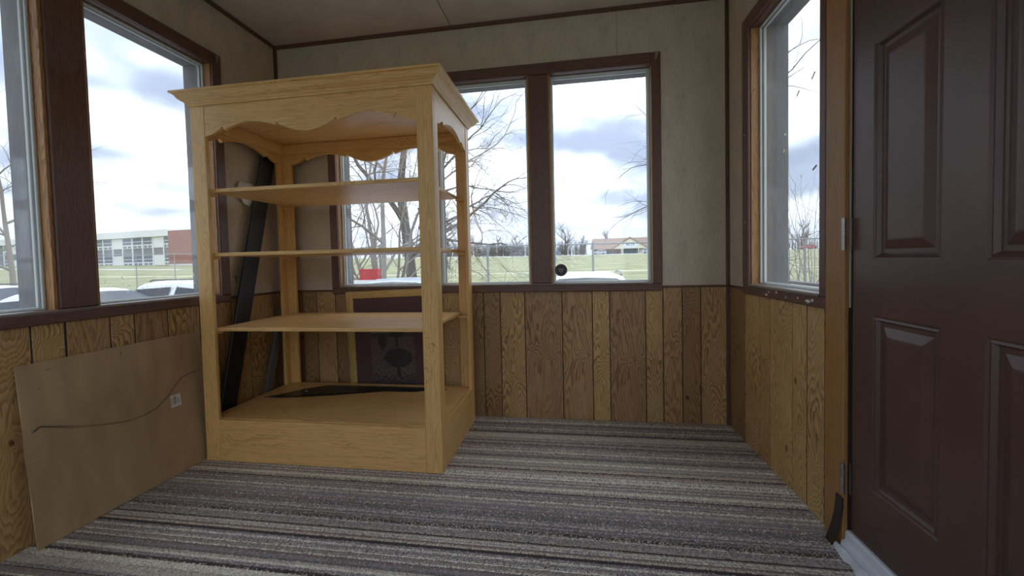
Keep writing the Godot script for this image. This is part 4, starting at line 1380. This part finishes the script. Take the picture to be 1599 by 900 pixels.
func bare_tree(called: String, label: String, group: String, at: Vector3, sd: int, stems: Array, m: Material, o: Dictionary) -> Node3D:
	var t := thing(called, label, "tree", at, 0.0, group)
	var g := RandomNumberGenerator.new()
	g.seed = sd
	for s in stems:
		var trunk := mb()
		var p: Vector3 = s[0]
		var d: Vector3 = s[1]
		d = d.normalized()
		var l: float = s[2]
		var r: float = s[3]
		var pts := [p - Vector3(0, 0.15, 0)]
		var rad := [r * 1.25]
		var q := p
		for i in 4:
			d = (d + Vector3(g.randfn(0, 1), 0.4, g.randfn(0, 1)) * 0.06).normalized()
			q = q + d * l / 4
			pts.append(q)
			rad.append(r * (1.0 - 0.09 * (i + 1)))
		tube(trunk, pts, rad, 9, false)
		build(trunk, "trunk", m, t)
		var br := mb()
		var first: int = s[4]
		for k in first:
			var side := Vector3(g.randfn(0, 1), g.randf_range(0.1, 0.7), g.randfn(0, 1)).normalized()
			var start: Vector3 = pts[2 + k % 3]
			grow(br, start, (d * 0.5 + side).normalized(), l * g.randf_range(0.45, 0.7), r * 0.5, 1, g, o)
		grow(br, q, d, l * 0.7, rad[-1], 0, g, o)
		tag(build(br, "branches", m, t), "", "", "", "stuff")
	return t

func trees() -> void:
	var opt := {"wander": 0.16, "lift": 0.05, "droop": 0.02, "droop_from": 3, "taper": 0.6, "levels": 4, "kids": [3, 3, 3, 2], "forward": 0.9}
	var near := "bare trees near the fence"
	# clump of slim stems
	var y := ground_y(-4.7, -9.9)
	var stems := []
	for s in [[-0.25, 2.6, 0.055, -0.35], [-0.08, 3.0, 0.075, -0.10], [0.05, 3.2, 0.085, 0.03], [0.2, 2.8, 0.06, 0.25], [0.32, 2.4, 0.045, 0.50], [-0.35, 2.2, 0.04, -0.6]]:
		stems.append([Vector3(s[0] * 0.5, 0, s[0] * 0.3), Vector3(s[3], 1.0, s[3] * 0.4), s[1], s[2], 2])
	bare_tree("bare_tree", "clump of slim bare stems behind the silver car", near, Vector3(-5.05, ground_y(-5, -10.9), -10.7), 2, stems, M.bark_pale, opt)
	# spreading tree whose limbs reach right across the middle pane
	var opt2 := {"wander": 0.20, "lift": 0.0, "droop": 0.07, "droop_from": 2, "taper": 0.55, "levels": 5, "kids": [3, 3, 3, 3, 2], "forward": 0.8}
	var t2 := bare_tree("bare_tree", "big spreading bare tree with limbs drooping across the middle pane", near, Vector3(-5.3, ground_y(-5, -13.5), -13.4), 11, [[Vector3.ZERO, Vector3(0.10, 1, 0), 4.2, 0.20, 2]], M.bark, opt2)
	var g := RandomNumberGenerator.new()
	g.seed = 40
	var br := mb()
	var opt2b := {"wander": 0.20, "lift": 0.0, "droop": 0.03, "droop_from": 1, "taper": 0.5, "levels": 5, "kids": [4, 4, 4, 3, 3], "forward": 1.0}
	for e in [[2.6, Vector3(1, 0.42, 0.05), 2.3], [3.6, Vector3(1, 0.52, -0.1), 2.2], [4.2, Vector3(1, 0.9, 0.0), 2.2], [4.4, Vector3(0.8, 0.5, 0.2), 2.2], [3.0, Vector3(1.0, 0.22, 0.0), 2.1]]:
		grow(br, Vector3(0.3, e[0], 0), (e[1] as Vector3).normalized(), e[2], 0.055, 0, g, opt2b)
	tag(build(br, "limbs", M.bark, t2), "", "", "", "stuff")
	# tree hidden by the right end of the back wall; its twigs hang into the right pane
	var opt3 := {"wander": 0.17, "lift": 0.0, "droop": 0.10, "droop_from": 1, "taper": 0.5, "levels": 3, "kids": [3, 3, 2], "forward": 1.1}
	var t3 := bare_tree("bare_tree", "bare tree right of the back window, twigs hanging into the pane", near, Vector3(4.3, ground_y(4, -13), -13.2), 21, [[Vector3.ZERO, Vector3(-0.05, 1, 0), 4.0, 0.17, 1]], M.bark, opt3)
	br = mb()
	g.seed = 9
	for e in [[4.1, Vector3(-1, 0.55, 0.1), 1.7], [3.9, Vector3(-1, 0.30, 0.05), 1.75], [3.3, Vector3(-1, 0.12, 0.1), 1.7]]:
		grow(br, Vector3(-0.15, e[0], 0), (e[1] as Vector3).normalized(), e[2], 0.035, 0, g, opt3)
	tag(build(br, "limbs", M.bark, t3), "", "", "", "stuff")
	# tree in the left edge of the frame
	bare_tree("bare_tree", "bare tree outside the far left pane, in front of the school", near, Vector3(-21.2, ground_y(-21, -13), -13.0), 33, [[Vector3.ZERO, Vector3(0.05, 1, 0), 3.6, 0.10, 3], [Vector3(0.1, 0, 0.1), Vector3(-0.4, 1, 0.3), 3.0, 0.07, 2]], M.bark_pale, {"wander": 0.17, "lift": 0.04, "droop": 0.03, "droop_from": 3, "taper": 0.58, "levels": 4, "kids": [3, 3, 3, 2], "forward": 0.9})
	# twiggy shrub outside the narrow window
	var sh := []
	g.seed = 6
	for i in 24:
		sh.append([Vector3(g.randf_range(-0.25, 0.25), 0, g.randf_range(-0.2, 0.2)), Vector3(g.randf_range(-0.35, 0.35), 1, g.randf_range(-0.3, 0.3)), g.randf_range(1.0, 1.7), 0.015, 1])
	bare_tree("bare_shrub", "twiggy bare shrub standing outside the narrow right window", near, Vector3(4.45, ground_y(4, -9), -8.9), 6, sh, M.bark_pale, {"wander": 0.12, "lift": 0.08, "droop": -0.05, "droop_from": 1, "taper": 0.6, "levels": 2, "kids": [2, 2], "forward": 1.6})
	# tree line beyond the road, each tree on its own
	var fo := {"wander": 0.14, "lift": 0.06, "droop": 0.0, "droop_from": 3, "taper": 0.6, "levels": 3, "kids": [4, 4, 3], "forward": 1.0}
	var far := "bare trees beyond the road"
	var spots := [[-3.0, 5.2, "tall bare tree beyond the road, right of the centre mullion"], [-13.0, 3.2, "bare tree beyond the road hidden partly by the centre mullion"], [4.5, 3.0, "small bare tree beyond the road left of the hall"], [14.0, 3.8, "bare tree standing up behind the hall's left roof end"], [-19.5, 3.4, "bare tree beyond the road left of the centre mullion"], [-26.0, 3.4, "rounded bare tree beyond the road in the middle pane"], [-33.0, 3.0, "low bare tree beyond the road near the cabinet"], [-45.0, 3.6, "bare tree beyond the road seen through the cabinet"], [-62.0, 4.2, "bare tree beyond the road behind the cabinet's shelves"], [75.0, 3.6, "bare tree beyond the road left of the red car"], [95.0, 4.0, "bare tree beyond the road right of the red car"]]
	for i in spots.size():
		var x: float = spots[i][0]
		var z := -190.0 - i % 3 * 4.0 - (12.0 if i == 3 else 0.0)
		var hh: float = spots[i][1]
		bare_tree("far_tree", spots[i][2], far, Vector3(x, ground_y(x, z), z), 50 + i, [[Vector3.ZERO, Vector3(0.03, 1, 0), hh * 1.3, 0.36, 5], [Vector3(0.4, 0, 0), Vector3(0.3, 1, 0.1), hh, 0.24, 4]], M.bark, fo)
	# scrub along the road
	var scrub := mb()
	g.seed = 70
	for i in 1100:
		var x := g.randf_range(-75.0, 6.0) if i < 860 else g.randf_range(55.0, 120.0)
		var z := -181.0 + g.randf_range(-2, 2)
		var b := Vector3(x, ground_y(x, z), z)
		for k in 3:
			tube(scrub, [b, b + Vector3(g.randf_range(-0.6, 0.6), g.randf_range(2.2, 6.5), g.randf_range(-0.5, 0.5))], [0.08, 0.03], 3, false)
	tag(build(scrub, "roadside_scrub", M.bark), "low bare scrub along the far side of the road", "scrub", "", "stuff")
